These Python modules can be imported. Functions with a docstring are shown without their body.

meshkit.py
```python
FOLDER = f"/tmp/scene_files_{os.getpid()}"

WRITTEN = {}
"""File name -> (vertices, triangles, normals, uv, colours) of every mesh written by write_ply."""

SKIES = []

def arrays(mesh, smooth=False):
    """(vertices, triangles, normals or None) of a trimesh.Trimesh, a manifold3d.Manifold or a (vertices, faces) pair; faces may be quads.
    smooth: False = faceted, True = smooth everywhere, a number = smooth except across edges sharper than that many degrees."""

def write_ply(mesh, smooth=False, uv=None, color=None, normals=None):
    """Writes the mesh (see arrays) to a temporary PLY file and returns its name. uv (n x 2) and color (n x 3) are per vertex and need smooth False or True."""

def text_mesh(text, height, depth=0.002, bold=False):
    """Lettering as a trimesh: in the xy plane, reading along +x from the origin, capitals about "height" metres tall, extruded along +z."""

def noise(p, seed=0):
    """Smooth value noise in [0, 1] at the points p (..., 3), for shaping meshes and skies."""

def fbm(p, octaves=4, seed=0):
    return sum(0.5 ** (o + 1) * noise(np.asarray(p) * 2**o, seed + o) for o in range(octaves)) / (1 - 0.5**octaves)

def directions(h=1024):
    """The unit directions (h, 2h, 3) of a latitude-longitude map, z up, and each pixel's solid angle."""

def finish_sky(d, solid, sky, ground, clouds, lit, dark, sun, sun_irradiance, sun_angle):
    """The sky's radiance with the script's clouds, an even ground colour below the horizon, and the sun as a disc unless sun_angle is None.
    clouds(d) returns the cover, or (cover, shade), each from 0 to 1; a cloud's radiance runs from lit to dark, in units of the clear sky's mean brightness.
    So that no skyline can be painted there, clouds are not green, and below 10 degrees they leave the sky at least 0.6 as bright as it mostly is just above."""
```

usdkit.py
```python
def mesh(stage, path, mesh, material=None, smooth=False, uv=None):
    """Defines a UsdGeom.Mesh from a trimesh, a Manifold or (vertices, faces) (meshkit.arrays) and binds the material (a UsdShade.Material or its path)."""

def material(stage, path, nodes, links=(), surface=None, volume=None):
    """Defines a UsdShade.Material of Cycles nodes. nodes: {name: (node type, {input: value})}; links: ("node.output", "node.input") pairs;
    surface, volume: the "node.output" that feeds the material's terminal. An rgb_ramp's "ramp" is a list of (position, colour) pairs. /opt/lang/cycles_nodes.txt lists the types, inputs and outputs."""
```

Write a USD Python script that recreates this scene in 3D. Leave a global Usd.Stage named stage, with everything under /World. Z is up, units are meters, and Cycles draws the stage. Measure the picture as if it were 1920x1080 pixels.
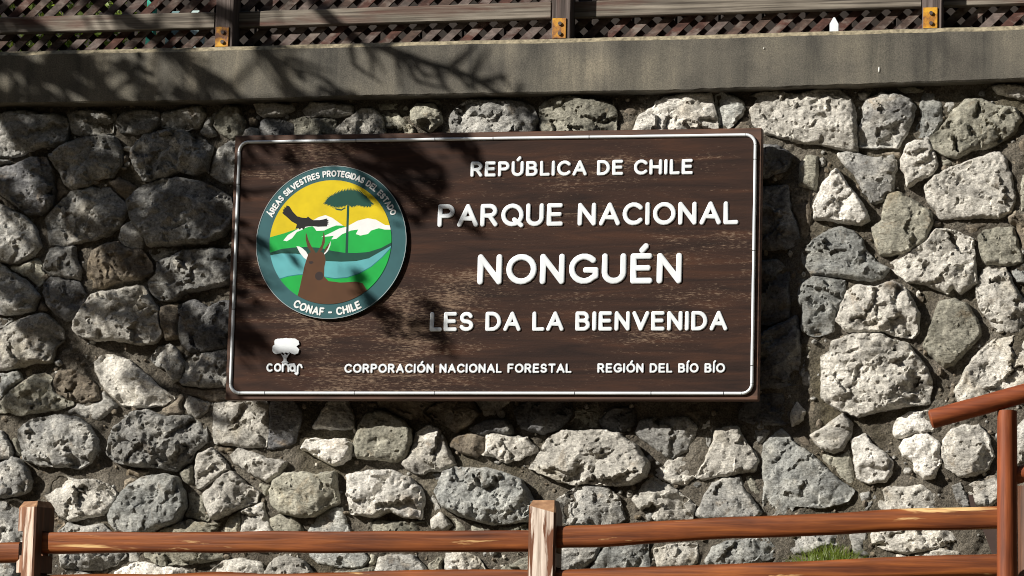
import math, random
import numpy as np
import trimesh
import manifold3d as m3
import shapely
from shapely.geometry import Polygon, LineString, MultiPolygon, Point, box as sbox
from shapely.ops import unary_union
from scipy.spatial import Delaunay, cKDTree, Voronoi
from pxr import Usd, UsdGeom, UsdLux, UsdShade, Gf, Sdf
import usdkit, meshkit

stage = Usd.Stage.CreateInMemory()
UsdGeom.SetStageUpAxis(stage, UsdGeom.Tokens.z)
UsdGeom.SetStageMetersPerUnit(stage, 1.0)
UsdGeom.Xform.Define(stage, '/World')
UsdGeom.Scope.Define(stage, '/World/Looks')

# ------------------------------------------------------------------ camera, sky, sun
F_PX = 6500.0
YAW, PITCH, ROLL, DIST = math.radians(11.687), math.radians(8.586), math.radians(1.457), 12.765
V = np.array([math.sin(YAW) * math.cos(PITCH), -math.cos(YAW) * math.cos(PITCH), -math.sin(PITCH)])
CAM = np.array([0.0816, 0, -0.0864]) + DIST * V
FWD = -V
R = np.cross(FWD, [0, 0, 1]); R /= np.linalg.norm(R)
U = np.cross(R, FWD)
_c, _s = math.cos(ROLL), math.sin(ROLL)
R, U = _c * R + _s * U, -_s * R + _c * U
cam = UsdGeom.Camera.Define(stage, '/World/camera')
cam.AddTransformOp().Set(Gf.Matrix4d(*R, 0, *U, 0, *(-FWD), 0, *CAM, 1))
cam.CreateHorizontalApertureAttr(36.0)
cam.CreateVerticalApertureAttr(36.0 * 9 / 16)
cam.CreateFocalLengthAttr(F_PX / 1920 * 36.0)
cam.CreateClippingRangeAttr(Gf.Vec2f(0.1, 500))
cam.CreateExposureAttr(0.88)

SUN = np.array([-1.25, -1.0, 0.87]); SUN /= np.linalg.norm(SUN)
SUN_EL, SUN_ROT = math.asin(SUN[2]), math.atan2(SUN[0], SUN[1])
sky_mat = usdkit.material(stage, '/World/Looks/sky_look', {
    's': ('sky_texture', {'sky_type': 'single_scattering', 'sun_disc': False, 'sun_elevation': SUN_EL, 'sun_rotation': SUN_ROT}),
    'b': ('background_shader', {'strength': 0.05})}, [('s.color', 'b.color')], surface='b.background')
dome = UsdLux.DomeLight.Define(stage, '/World/sky')
UsdShade.MaterialBindingAPI.Apply(dome.GetPrim()).Bind(sky_mat)
sun = UsdLux.DistantLight.Define(stage, '/World/sun')
sun.CreateIntensityAttr(1.25); sun.CreateAngleAttr(0.5); sun.CreateNormalizeAttr(True)
sun.CreateColorAttr(Gf.Vec3f(1.0, 0.94, 0.84))
_x = np.cross([0, 0, 1], SUN); _x /= np.linalg.norm(_x); _y = np.cross(SUN, _x)
sun.AddTransformOp().Set(Gf.Matrix4d(*_x, 0, *_y, 0, *SUN, 0, 0, 0, 0, 1))


def px(x, y, Y=0.0):
    """the point of the vertical plane y = Y that is seen at pixel (x, y) of the 1920 x 1080 photograph"""
    d = FWD + R * ((x - 960) / F_PX) - U * ((y - 540) / F_PX)
    return CAM + d * ((Y - CAM[1]) / d[1])


def pxz(pts, Y):
    return np.array([px(a, b, Y)[[0, 2]] for a, b in pts])


# ------------------------------------------------------------------ scene helpers
used = {}


def path_for(name, parent=None):
    base = str(parent.GetPath()) if parent else '/World'
    k = used.get((base, name), 0); used[(base, name)] = k + 1
    return f'{base}/{name}' + (f'_{k:03d}' if k else '')


def data(p, label=None, cat=None, group=None, kind=None):
    for k, v in (('label', label), ('category', cat), ('group', group), ('kind', kind)):
        if v: p.SetCustomDataByKey(k, v)
    return p


def obj(name, mesh, mat, parent=None, smooth=False, **kw):
    return data(usdkit.mesh(stage, path_for(name, parent), mesh, mat, smooth=smooth).GetPrim(), **kw)


def thing(name, label, cat, group=None, loc=None):
    x = UsdGeom.Xform.Define(stage, path_for(name))
    if loc is not None: x.AddTranslateOp().Set(Gf.Vec3d(*map(float, loc)))
    return data(x.GetPrim(), label, cat, group)


def cat_mesh(ms):
    return trimesh.util.concatenate(ms)


def upright(m, Y):
    """a mesh built in (x, z) with its thickness along +z stood up in the plane y = Y, thickness towards the viewer"""
    m = m.copy(); v = np.array(m.vertices)
    m.vertices = np.stack([v[:, 0], Y - v[:, 2], v[:, 1]], 1)
    return m


def bevel_box(x0, x1, y0, y1, z0, z1, b=0.004):
    pts = []
    for sx, X in ((1, x0), (-1, x1)):
        for sy, Yv in ((1, y0), (-1, y1)):
            for sz, Z in ((1, z0), (-1, z1)):
                pts += [(X + sx * b, Yv + sy * b, Z), (X + sx * b, Yv, Z + sz * b), (X, Yv + sy * b, Z + sz * b)]
    return hull(pts)


def hull(pts):
    return m3.Manifold.hull_points(np.asarray(pts, float))


def tri(m):
    k = m.to_mesh()
    return trimesh.Trimesh(k.vert_properties[:, :3], k.tri_verts, process=False)


def thick(poly, h):
    return cat_mesh([trimesh.creation.extrude_polygon(g, h, engine='earcut') for g in getattr(poly, 'geoms', [poly]) if g.area > 1e-8])


def sheet(poly):
    out = []
    for g in getattr(poly, 'geoms', [poly]):
        if g.geom_type != 'Polygon' or g.area < 1e-9: continue
        v, f = trimesh.creation.triangulate_polygon(g, engine='earcut')
        out.append(trimesh.Trimesh(np.c_[v, np.zeros(len(v))], f, process=False))
    m = cat_mesh(out)
    n = m.face_normals[:, 2].sum()
    if n < 0: m.invert()
    return m


def tube(pts, rad, n=10, wob=0.0, seed=0, cap=True):
    """a round log or branch along pts"""
    pts = np.asarray(pts, float); rad = np.broadcast_to(np.asarray(rad, float), len(pts))
    rng = np.random.default_rng(seed)
    t = np.gradient(pts, axis=0); t /= np.linalg.norm(t, axis=1, keepdims=True)
    up = np.array([0, 0, 1.0]) if abs(t[0][2]) < 0.9 else np.array([0, 1.0, 0])
    vs = []
    for p, d, r in zip(pts, t, rad):
        a = np.cross(d, up); a /= np.linalg.norm(a); b = np.cross(d, a)
        th = np.linspace(0, 2 * np.pi, n, endpoint=False)
        rr = r * (1 + wob * rng.normal(size=n) * 0.5 + wob * np.sin(th * 2 + p[0] * 3))
        vs.append(p + rr[:, None] * (np.cos(th)[:, None] * a + np.sin(th)[:, None] * b))
    v = np.concatenate(vs); k = len(pts); f = []
    for i in range(k - 1):
        for j in range(n):
            a0, a1 = i * n + j, i * n + (j + 1) % n
            f += [(a0, a0 + n, a1 + n), (a0, a1 + n, a1)]
    if cap:
        v = np.vstack([v, pts[0], pts[-1]]); c0, c1 = len(v) - 2, len(v) - 1
        for j in range(n):
            f += [(c0, j, (j + 1) % n), (c1, (k - 1) * n + (j + 1) % n, (k - 1) * n + j)]
    return trimesh.Trimesh(v, f, process=False)


# ------------------------------------------------------------------ materials
def mat(name, nodes, links, surface='p.BSDF'):
    return usdkit.material(stage, '/World/Looks/' + name, nodes, links, surface=surface)


def plain(name, col, rough=0.6, spec=0.4, var=0.12, scale=40, bump=0.0):
    lo = [c * (1 - var) for c in col]; hi = [min(c * (1 + var), 0.95) for c in col]
    nodes = {'g': ('geometry', {}), 'n': ('noise_texture', {'scale': scale, 'detail': 4.0, 'roughness': 0.6}),
             'r': ('rgb_ramp', {'ramp': [(0.3, lo), (0.7, hi)]}),
             'p': ('principled_bsdf', {'roughness': rough, 'specular_ior_level': spec})}
    links = [('g.position', 'n.vector'), ('n.fac', 'r.fac'), ('r.color', 'p.base_color')]
    if bump:
        nodes['b'] = ('bump', {'strength': bump, 'distance': 0.004}); links += [('n.fac', 'b.height'), ('b.normal', 'p.normal')]
    return mat(name, nodes, links)


def stone_mat(name, dark, mid, light, speck=0.75, vein=(0.4, 0.4, 0.38), bump=0.9, tilt=0.5):
    """granite: broad blotches, crystals of light and dark mineral, fine relief"""
    return mat(name, {
        'g': ('geometry', {}), 'oi': ('object_info', {}),
        'off': ('combine_xyz', {'y': 0.0, 'z': 0.0}), 'mul': ('math', {'math_type': 'multiply', 'value2': 40.0}),
        'add': ('mix_color', {'blend_type': 'add', 'fac': 1.0, 'use_clamp': False, 'use_clamp_result': False}),
        'n1': ('noise_texture', {'scale': 11.0, 'detail': 6.0, 'roughness': 0.62, 'distortion': 0.6}),
        'r1': ('rgb_ramp', {'ramp': [(0.30, dark), (0.50, mid), (0.68, light)]}),
        'n2': ('noise_texture', {'scale': 110.0, 'detail': 5.0, 'roughness': 0.75}),
        'r2': ('rgb_ramp', {'ramp': [(0.36, (0.22, 0.215, 0.21)), (0.46, (0.88, 0.87, 0.85)), (0.54, (1.0, 1.0, 1.0)), (0.66, (1.7, 1.68, 1.62))]}),
        'n6': ('noise_texture', {'scale': 120.0, 'detail': 5.0, 'roughness': 0.75}),
        'b2': ('bump', {'strength': 0.9, 'distance': 0.008}),
        'mx': ('mix_color', {'blend_type': 'multiply', 'fac': speck, 'use_clamp': False}),
        'n3': ('noise_texture', {'scale': 5.0, 'detail': 3.0, 'roughness': 0.6}),
        'r3': ('rgb_ramp', {'ramp': [(0.56, (0, 0, 0)), (0.74, (1, 1, 1))]}),
        'mz': ('mix_color', {'b': vein}),
        'mq': ('math', {'math_type': 'multiply', 'value2': 0.6}),
        'n7': ('noise_texture', {'scale': 7.0, 'detail': 6.0, 'roughness': 0.68, 'distortion': 0.8}),
        'r7': ('rgb_ramp', {'ramp': [(0.58, (0, 0, 0)), (0.72, (0.55, 0.55, 0.55))]}),
        'mr': ('mix_color', {'b': (0.24, 0.165, 0.085)}),
        'm4': ('mapping', {'scale': (0.55, 1.0, 1.5), 'rotation': (0.0, tilt, 0.0)}),
        'n4': ('noise_texture', {'scale': 30.0, 'detail': 8.0, 'roughness': 0.74, 'distortion': 0.3}),
        'b': ('bump', {'strength': bump, 'distance': 0.016}),
        'rv': ('map_range', {'from_min': 0.0, 'from_max': 1.0, 'to_min': 0.74, 'to_max': 1.22}),
        'sv': ('hsv', {}),
        'p': ('principled_bsdf', {'roughness': 0.85, 'specular_ior_level': 0.25})},
        [('oi.random', 'mul.value1'), ('mul.value', 'off.x'), ('g.position', 'add.a'), ('off.vector', 'add.b'),
         ('add.result', 'n1.vector'), ('add.result', 'n2.vector'), ('add.result', 'n3.vector'), ('add.result', 'm4.vector'), ('m4.vector', 'n4.vector'),
         ('n1.fac', 'r1.fac'), ('n2.fac', 'r2.fac'), ('r1.color', 'mz.a'), ('n3.fac', 'r3.fac'), ('r3.color', 'mq.value1'), ('mq.value', 'mz.fac'),
         ('add.result', 'n7.vector'), ('n7.fac', 'r7.fac'), ('r7.color', 'mr.fac'), ('mz.result', 'mr.a'), ('mr.result', 'mx.a'), ('r2.color', 'mx.b'), ('oi.random', 'rv.value'), ('rv.result', 'sv.value'), ('mx.result', 'sv.color'),
         ('sv.color', 'p.base_color'), ('n4.fac', 'b.height'), ('m4.vector', 'n6.vector'), ('n6.fac', 'b2.height'), ('b.normal', 'b2.normal'), ('b2.normal', 'p.normal')])


STONE = {
    'w': stone_mat('stone_pale', (0.27, 0.26, 0.24), (0.50, 0.485, 0.45), (0.72, 0.70, 0.65), 0.75, (0.50, 0.45, 0.35), tilt=0.6),
    'x': stone_mat('stone_white', (0.44, 0.43, 0.40), (0.66, 0.645, 0.61), (0.80, 0.78, 0.74), 0.65, (0.60, 0.54, 0.44), tilt=-0.4),
    'g': stone_mat('stone_grey', (0.14, 0.14, 0.14), (0.30, 0.30, 0.29), (0.52, 0.51, 0.48), 0.8, (0.44, 0.41, 0.35), tilt=-0.7),
    'o': stone_mat('stone_olive', (0.155, 0.152, 0.125), (0.305, 0.297, 0.25), (0.47, 0.458, 0.39), 0.75, (0.33, 0.30, 0.22), tilt=0.3),
    'b': stone_mat('stone_brown', (0.095, 0.08, 0.062), (0.20, 0.17, 0.135), (0.34, 0.3, 0.24), 0.75, (0.24, 0.19, 0.12), tilt=1.2),
    'd': stone_mat('stone_dark_shaded', (0.07, 0.072, 0.078), (0.155, 0.157, 0.165), (0.29, 0.29, 0.285), 0.8, (0.24, 0.23, 0.2), tilt=-1.0),  # dark stones; those around the sign carry its shadow in their tone
    'c': stone_mat('stone_bluish', (0.17, 0.177, 0.176), (0.315, 0.325, 0.318), (0.51, 0.515, 0.49), 0.75, (0.42, 0.41, 0.36), tilt=0.9),
}
mortar_mat = mat('mortar', {
    'g': ('geometry', {}),
    'n1': ('noise_texture', {'scale': 6.0, 'detail': 6.0, 'roughness': 0.65}),
    'r1': ('rgb_ramp', {'ramp': [(0.3, (0.07, 0.061, 0.05)), (0.5, (0.135, 0.122, 0.102)), (0.7, (0.225, 0.208, 0.178))]}),
    'n2': ('noise_texture', {'scale': 2.6, 'detail': 5.0, 'roughness': 0.6}),
    'r2': ('rgb_ramp', {'ramp': [(0.52, (0, 0, 0)), (0.72, (0.55, 0.55, 0.55))]}),
    'mo': ('mix_color', {'b': (0.095, 0.082, 0.04)}),
    'n3': ('noise_texture', {'scale': 160.0, 'detail': 4.0, 'roughness': 0.7}),
    'r3': ('rgb_ramp', {'ramp': [(0.36, (0.3, 0.3, 0.3)), (0.62, (1.35, 1.32, 1.28))]}),
    'mx': ('mix_color', {'blend_type': 'multiply', 'fac': 0.8, 'use_clamp': False}),
    'n4': ('noise_texture', {'scale': 70.0, 'detail': 6.0, 'roughness': 0.7}),
    'b': ('bump', {'strength': 1.0, 'distance': 0.03}),
    'p': ('principled_bsdf', {'roughness': 0.95, 'specular_ior_level': 0.15})},
    [('g.position', 'n1.vector'), ('g.position', 'n2.vector'), ('g.position', 'n3.vector'), ('g.position', 'n4.vector'), ('n1.fac', 'r1.fac'), ('n2.fac', 'r2.fac'),
     ('r1.color', 'mo.a'), ('r2.color', 'mo.fac'), ('mo.result', 'mx.a'), ('n3.fac', 'r3.fac'), ('r3.color', 'mx.b'), ('mx.result', 'p.base_color'),
     ('n4.fac', 'b.height'), ('b.normal', 'p.normal')])
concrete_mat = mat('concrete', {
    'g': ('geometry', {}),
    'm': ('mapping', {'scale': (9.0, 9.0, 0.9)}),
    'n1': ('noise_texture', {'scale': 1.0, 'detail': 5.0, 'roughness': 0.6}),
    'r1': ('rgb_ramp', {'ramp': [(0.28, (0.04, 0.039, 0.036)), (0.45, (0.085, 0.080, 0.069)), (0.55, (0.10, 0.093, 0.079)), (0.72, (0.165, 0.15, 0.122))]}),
    'n3': ('noise_texture', {'scale': 210.0, 'detail': 3.0, 'roughness': 0.7}),
    'r3': ('rgb_ramp', {'ramp': [(0.32, (0.55, 0.55, 0.55)), (0.5, (1, 1, 1)), (0.68, (1.5, 1.48, 1.42))]}),
    'mx': ('mix_color', {'blend_type': 'multiply', 'fac': 0.75, 'use_clamp': False}),
    'n5': ('noise_texture', {'scale': 3.5, 'detail': 4.0, 'roughness': 0.6}),
    'r5': ('rgb_ramp', {'ramp': [(0.33, (0.58, 0.58, 0.60)), (0.5, (0.95, 0.95, 0.95)), (0.67, (1.3, 1.28, 1.22))]}),
    'my': ('mix_color', {'blend_type': 'multiply', 'fac': 1.0, 'use_clamp': False}),
    'sx': ('separate_xyz', {}),
    'b': ('bump', {'strength': 0.35, 'distance': 0.006}),
    'p': ('principled_bsdf', {'roughness': 0.92, 'specular_ior_level': 0.2})},
    [('g.position', 'm.vector'), ('m.vector', 'n1.vector'), ('g.position', 'n3.vector'), ('g.position', 'n5.vector'), ('n1.fac', 'r1.fac'), ('r1.color', 'mx.a'),
     ('n3.fac', 'r3.fac'), ('r3.color', 'mx.b'), ('mx.result', 'my.a'), ('n5.fac', 'r5.fac'), ('r5.color', 'my.b'), ('my.result', 'p.base_color'), ('n3.fac', 'b.height'), ('b.normal', 'p.normal')])


edge_white = plain('bird_lime', (0.6, 0.6, 0.57), 0.8, 0.2)
edge_mat = plain('pale_concrete_edge', (0.19, 0.165, 0.115), 0.9, 0.2, 0.55, 60, 0.5)  # top edge coloured paler and yellower than the rest of the beam


def wood_mat(name, stops, wear, wear_at=(0.55, 0.68), axis='x', along=3.0, across=60.0, rough=0.55, spec=0.4, bump=0.5, wear_along=2.2, wear_across=16.0, blot=0.0):
    sc = {'x': (along, across, across), 'z': (across, across, along)}[axis]
    sw = {'x': (wear_along, wear_across, wear_across), 'z': (wear_across, wear_across, wear_along)}[axis]
    return mat(name, {
        'g': ('geometry', {}), 'm': ('mapping', {'scale': sc}), 'm2': ('mapping', {'scale': sw}),
        'n1': ('noise_texture', {'scale': 1.0, 'detail': 5.0, 'roughness': 0.6, 'distortion': 0.4}),
        'r1': ('rgb_ramp', {'ramp': stops}),
        'n2': ('noise_texture', {'scale': 1.0, 'detail': 6.0, 'roughness': 0.62, 'distortion': 0.5}),
        'r2': ('rgb_ramp', {'ramp': [(wear_at[0], (0, 0, 0)), (wear_at[1], (1, 1, 1))]}),
        'n5': ('noise_texture', {'scale': 4.0, 'detail': 3.0}),
        'r5': ('rgb_ramp', {'ramp': [(0.3, (0.65, 0.63, 0.6)), (0.7, (1.25, 1.22, 1.2))]}),
        'mv': ('mix_color', {'blend_type': 'multiply', 'fac': 0.8, 'use_clamp': False}),
        'mx': ('mix_color', {'b': wear}),
        'b': ('bump', {'strength': bump, 'distance': 0.003}),
        'p': ('principled_bsdf', {'roughness': rough, 'specular_ior_level': spec})},
        [('g.position', 'm.vector'), ('g.position', 'm2.vector'), ('g.position', 'n5.vector'), ('m.vector', 'n1.vector'), ('m2.vector', 'n2.vector'), ('n1.fac', 'r1.fac'), ('n2.fac', 'r2.fac'),
         ('n5.fac', 'r5.fac'), ('r1.color', 'mv.a'), ('r5.color', 'mv.b'), ('mv.result', 'mx.a'), ('r2.color', 'mx.fac'), ('mx.result', 'p.base_color'), ('n1.fac', 'b.height'), ('b.normal', 'p.normal')])


rail_mat = wood_mat('stained_rail', [(0.3, (0.06, 0.015, 0.005)), (0.5, (0.135, 0.038, 0.010)), (0.72, (0.24, 0.075, 0.017))], (0.52, 0.34, 0.15), (0.605, 0.65), 'x', 2.5, 55, 0.5, 0.25, 0.7, 1.6, 13)
log_mat = wood_mat('stained_log', [(0.3, (0.08, 0.019, 0.008)), (0.5, (0.15, 0.038, 0.013)), (0.72, (0.21, 0.06, 0.019))], (0.2, 0.08, 0.035), (0.62, 0.8), 'z', 3, 55, 0.55, 0.25)
handrail_mat = wood_mat('stained_handrail', [(0.3, (0.08, 0.019, 0.008)), (0.5, (0.15, 0.038, 0.013)), (0.72, (0.21, 0.06, 0.019))], (0.2, 0.08, 0.035), (0.62, 0.8), 'x', 3, 55, 0.55, 0.25)
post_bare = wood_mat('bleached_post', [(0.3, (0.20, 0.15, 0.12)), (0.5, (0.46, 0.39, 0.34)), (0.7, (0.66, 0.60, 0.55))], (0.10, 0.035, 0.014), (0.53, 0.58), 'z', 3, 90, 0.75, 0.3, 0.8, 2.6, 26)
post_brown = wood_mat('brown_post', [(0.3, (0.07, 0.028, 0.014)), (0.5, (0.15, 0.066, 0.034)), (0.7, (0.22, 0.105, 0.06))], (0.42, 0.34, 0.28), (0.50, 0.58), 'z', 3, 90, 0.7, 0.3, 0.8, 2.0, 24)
post_side = wood_mat('stained_shaded_post', [(0.3, (0.028, 0.010, 0.005)), (0.5, (0.06, 0.023, 0.010)), (0.7, (0.10, 0.04, 0.018))], (0.2, 0.10, 0.04), (0.62, 0.75), 'z', 3, 70, 0.6, 0.4)  # brown stain, darkened further to put shade on the post sides
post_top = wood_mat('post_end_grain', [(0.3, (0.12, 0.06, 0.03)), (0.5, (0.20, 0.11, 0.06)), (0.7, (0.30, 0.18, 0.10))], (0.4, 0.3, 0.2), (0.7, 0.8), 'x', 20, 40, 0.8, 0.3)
grey_wood = wood_mat('weathered_board', [(0.3, (0.03, 0.025, 0.021)), (0.46, (0.11, 0.097, 0.082)), (0.66, (0.23, 0.21, 0.18))], (0.07, 0.030, 0.022), (0.52, 0.68), 'x', 2.5, 120, 0.8, 0.25, 0.8, 1.6, 14)
grey_post = wood_mat('weathered_post', [(0.3, (0.03, 0.023, 0.021)), (0.5, (0.078, 0.062, 0.058)), (0.7, (0.14, 0.118, 0.112))], (0.06, 0.03, 0.024), (0.55, 0.7), 'z', 3, 120, 0.8, 0.25, 0.8)
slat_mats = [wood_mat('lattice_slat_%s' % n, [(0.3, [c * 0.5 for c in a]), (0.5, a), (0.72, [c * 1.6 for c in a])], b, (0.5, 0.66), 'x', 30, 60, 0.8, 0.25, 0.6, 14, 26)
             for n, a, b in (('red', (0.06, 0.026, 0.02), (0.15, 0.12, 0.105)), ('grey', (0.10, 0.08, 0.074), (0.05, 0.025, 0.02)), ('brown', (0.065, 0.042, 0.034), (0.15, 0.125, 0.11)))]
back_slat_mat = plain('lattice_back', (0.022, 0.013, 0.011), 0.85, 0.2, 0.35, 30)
bracket_mat = mat('yellow_plate', {
    'g': ('geometry', {}), 'n': ('noise_texture', {'scale': 28.0, 'detail': 5.0, 'roughness': 0.65}),
    'r': ('rgb_ramp', {'ramp': [(0.38, (0.10, 0.04, 0.02)), (0.50, (0.32, 0.135, 0.008)), (0.63, (0.48, 0.25, 0.01))]}),
    'p': ('principled_bsdf', {'roughness': 0.55, 'specular_ior_level': 0.4})},
    [('g.position', 'n.vector'), ('n.fac', 'r.fac'), ('r.color', 'p.base_color')])
bolt_mat = plain('bolt', (0.05, 0.035, 0.03), 0.6, 0.4)
sign_wood = mat('sign_board', {
    'g': ('geometry', {}), 'm': ('mapping', {'scale': (2.2, 2.2, 26.0)}), 'm2': ('mapping', {'scale': (42.0, 42.0, 230.0)}), 'm3': ('mapping', {'scale': (1.3, 1.3, 3.4)}),
    'n1': ('noise_texture', {'scale': 1.0, 'detail': 5.0, 'roughness': 0.6, 'distortion': 0.8}),
    'r1': ('rgb_ramp', {'ramp': [(0.28, (0.011, 0.006, 0.0052)), (0.5, (0.026, 0.0125, 0.0088)), (0.72, (0.048, 0.0205, 0.0115))]}),
    'n2': ('noise_texture', {'scale': 1.0, 'detail': 6.0, 'roughness': 0.72, 'distortion': 0.3}),
    'n3': ('noise_texture', {'scale': 1.0, 'detail': 4.0, 'roughness': 0.6}),
    'nb': ('noise_texture', {'scale': 1.0, 'detail': 4.0, 'roughness': 0.55, 'distortion': 1.2}),
    'sm': ('math', {'math_type': 'multiply_add', 'value2': 0.85, 'value3': -0.15}),
    'ad': ('math', {'math_type': 'add'}),
    's2': ('math', {'math_type': 'multiply_add', 'value2': 0.35, 'value3': -0.47}),
    'ad2': ('math', {'math_type': 'add'}),
    'r2': ('rgb_ramp', {'ramp': [(0.575, (0, 0, 0)), (0.69, (0.85, 0.85, 0.85))]}),
    'mx': ('mix_color', {'b': (0.17, 0.12, 0.085)}),
    'b': ('bump', {'strength': 0.5, 'distance': 0.002}),
    'p': ('principled_bsdf', {'roughness': 0.75, 'specular_ior_level': 0.15})},
    [('g.position', 'm.vector'), ('g.position', 'm2.vector'), ('g.position', 'm3.vector'), ('m.vector', 'n1.vector'), ('m.vector', 'nb.vector'), ('m2.vector', 'n2.vector'), ('m3.vector', 'n3.vector'),
     ('n1.fac', 'r1.fac'), ('n3.fac', 'sm.value1'), ('n2.fac', 'ad.value1'), ('sm.value', 'ad.value2'), ('nb.fac', 's2.value1'), ('ad.value', 'ad2.value1'), ('s2.value', 'ad2.value2'), ('ad2.value', 'r2.fac'),
     ('r1.color', 'mx.a'), ('r2.color', 'mx.fac'), ('mx.result', 'p.base_color'), ('n2.fac', 'b.height'), ('b.normal', 'p.normal')])
sign_edge = wood_mat('sign_margin', [(0.3, (0.035, 0.017, 0.012)), (0.5, (0.062, 0.030, 0.019)), (0.72, (0.095, 0.045, 0.027))], (0.2, 0.15, 0.1), (0.66, 0.75), 'x', 5, 60, 0.6, 0.35, 0.3)
white_paint = plain('white_letter_paint', (0.545, 0.585, 0.625), 0.55, 0.4, 0.09, 9)
print_white = plain('print_white', (0.56, 0.58, 0.59), 0.55, 0.25, 0.04)
P = {k: plain('print_' + k, c, 0.55, 0.2, 0.10, 12) for k, c in dict(
    yellow=(0.46, 0.355, 0.002), green=(0.003, 0.27, 0.042), pine=(0.002, 0.042, 0.03), water=(0.075, 0.28, 0.31), ring=(0.022, 0.078, 0.09), deer=(0.062, 0.026, 0.010),
    black=(0.005, 0.005, 0.006), line=(0.01, 0.12, 0.15), grey=(0.30, 0.34, 0.36), muzzle=(0.02, 0.012, 0.012)).items()}
bark = plain('bark', (0.10, 0.075, 0.055), 0.9, 0.2, 0.4, 25, 0.6)


def leaf_mat(name, col, trans):
    return mat(name, {'oi': ('geometry', {}), 'r': ('rgb_ramp', {'ramp': [(0.0, [c * 0.6 for c in col]), (1.0, [c * 1.5 for c in col])]}),
                      'p': ('principled_bsdf', {'roughness': 0.5}), 't': ('translucent_bsdf', {'color': trans}), 'mx': ('mix_closure', {'fac': 0.35})},
               [('oi.random_per_island', 'r.fac'), ('r.color', 'p.base_color'), ('p.BSDF', 'mx.closure1'), ('t.BSDF', 'mx.closure2')], surface='mx.closure')


leaf_dark = leaf_mat('tree_leaf', (0.05, 0.075, 0.025), (0.08, 0.14, 0.03))
leaf_lime = leaf_mat('shrub_leaf', (0.20, 0.28, 0.05), (0.34, 0.46, 0.06))
grass_mat = leaf_mat('grass_blade', (0.15, 0.21, 0.025), (0.30, 0.40, 0.03))
soil_mat = plain('soil', (0.11, 0.09, 0.06), 0.95, 0.1, 0.5, 6, 0.6)

# ------------------------------------------------------------------ where the planes stand (metres, y grows into the wall)
Y_FACE, Y_MORTAR, Y_CAP, Y_RAIL = 0.120, 0.168, 0.072, -0.72


def ground_z(x, y):
    """rises a little towards the steps on the right, falls away towards the road where the camera stands"""
    return -1.235 + 0.05 * np.clip(x, -6, 6) - 0.21 * np.clip(0.16 - y, 0, 11.5)


# ground in front of the wall: one sheet
gx = np.concatenate([[-60, -25, -12], np.arange(-8, 8.01, 0.25), [12, 25, 60]])
gy = np.concatenate([[-90, -40, -20], np.arange(-14, 0.6, 0.25)])
GX, GY = np.meshgrid(gx, gy)
GZ = ground_z(GX, GY) + 0.04 * (meshkit.fbm(np.stack([GX * 1.5, GY * 1.5, GX * 0], -1), 3, 5) - 0.5)
gv = np.stack([GX, GY, GZ], -1).reshape(-1, 3); nx = len(gx)
gf = [(j * nx + i, j * nx + i + 1, (j + 1) * nx + i + 1, (j + 1) * nx + i) for j in range(len(gy) - 1) for i in range(nx - 1)]
obj('ground', (gv, np.array(gf)), soil_mat, smooth=True, kind='structure')

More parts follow.
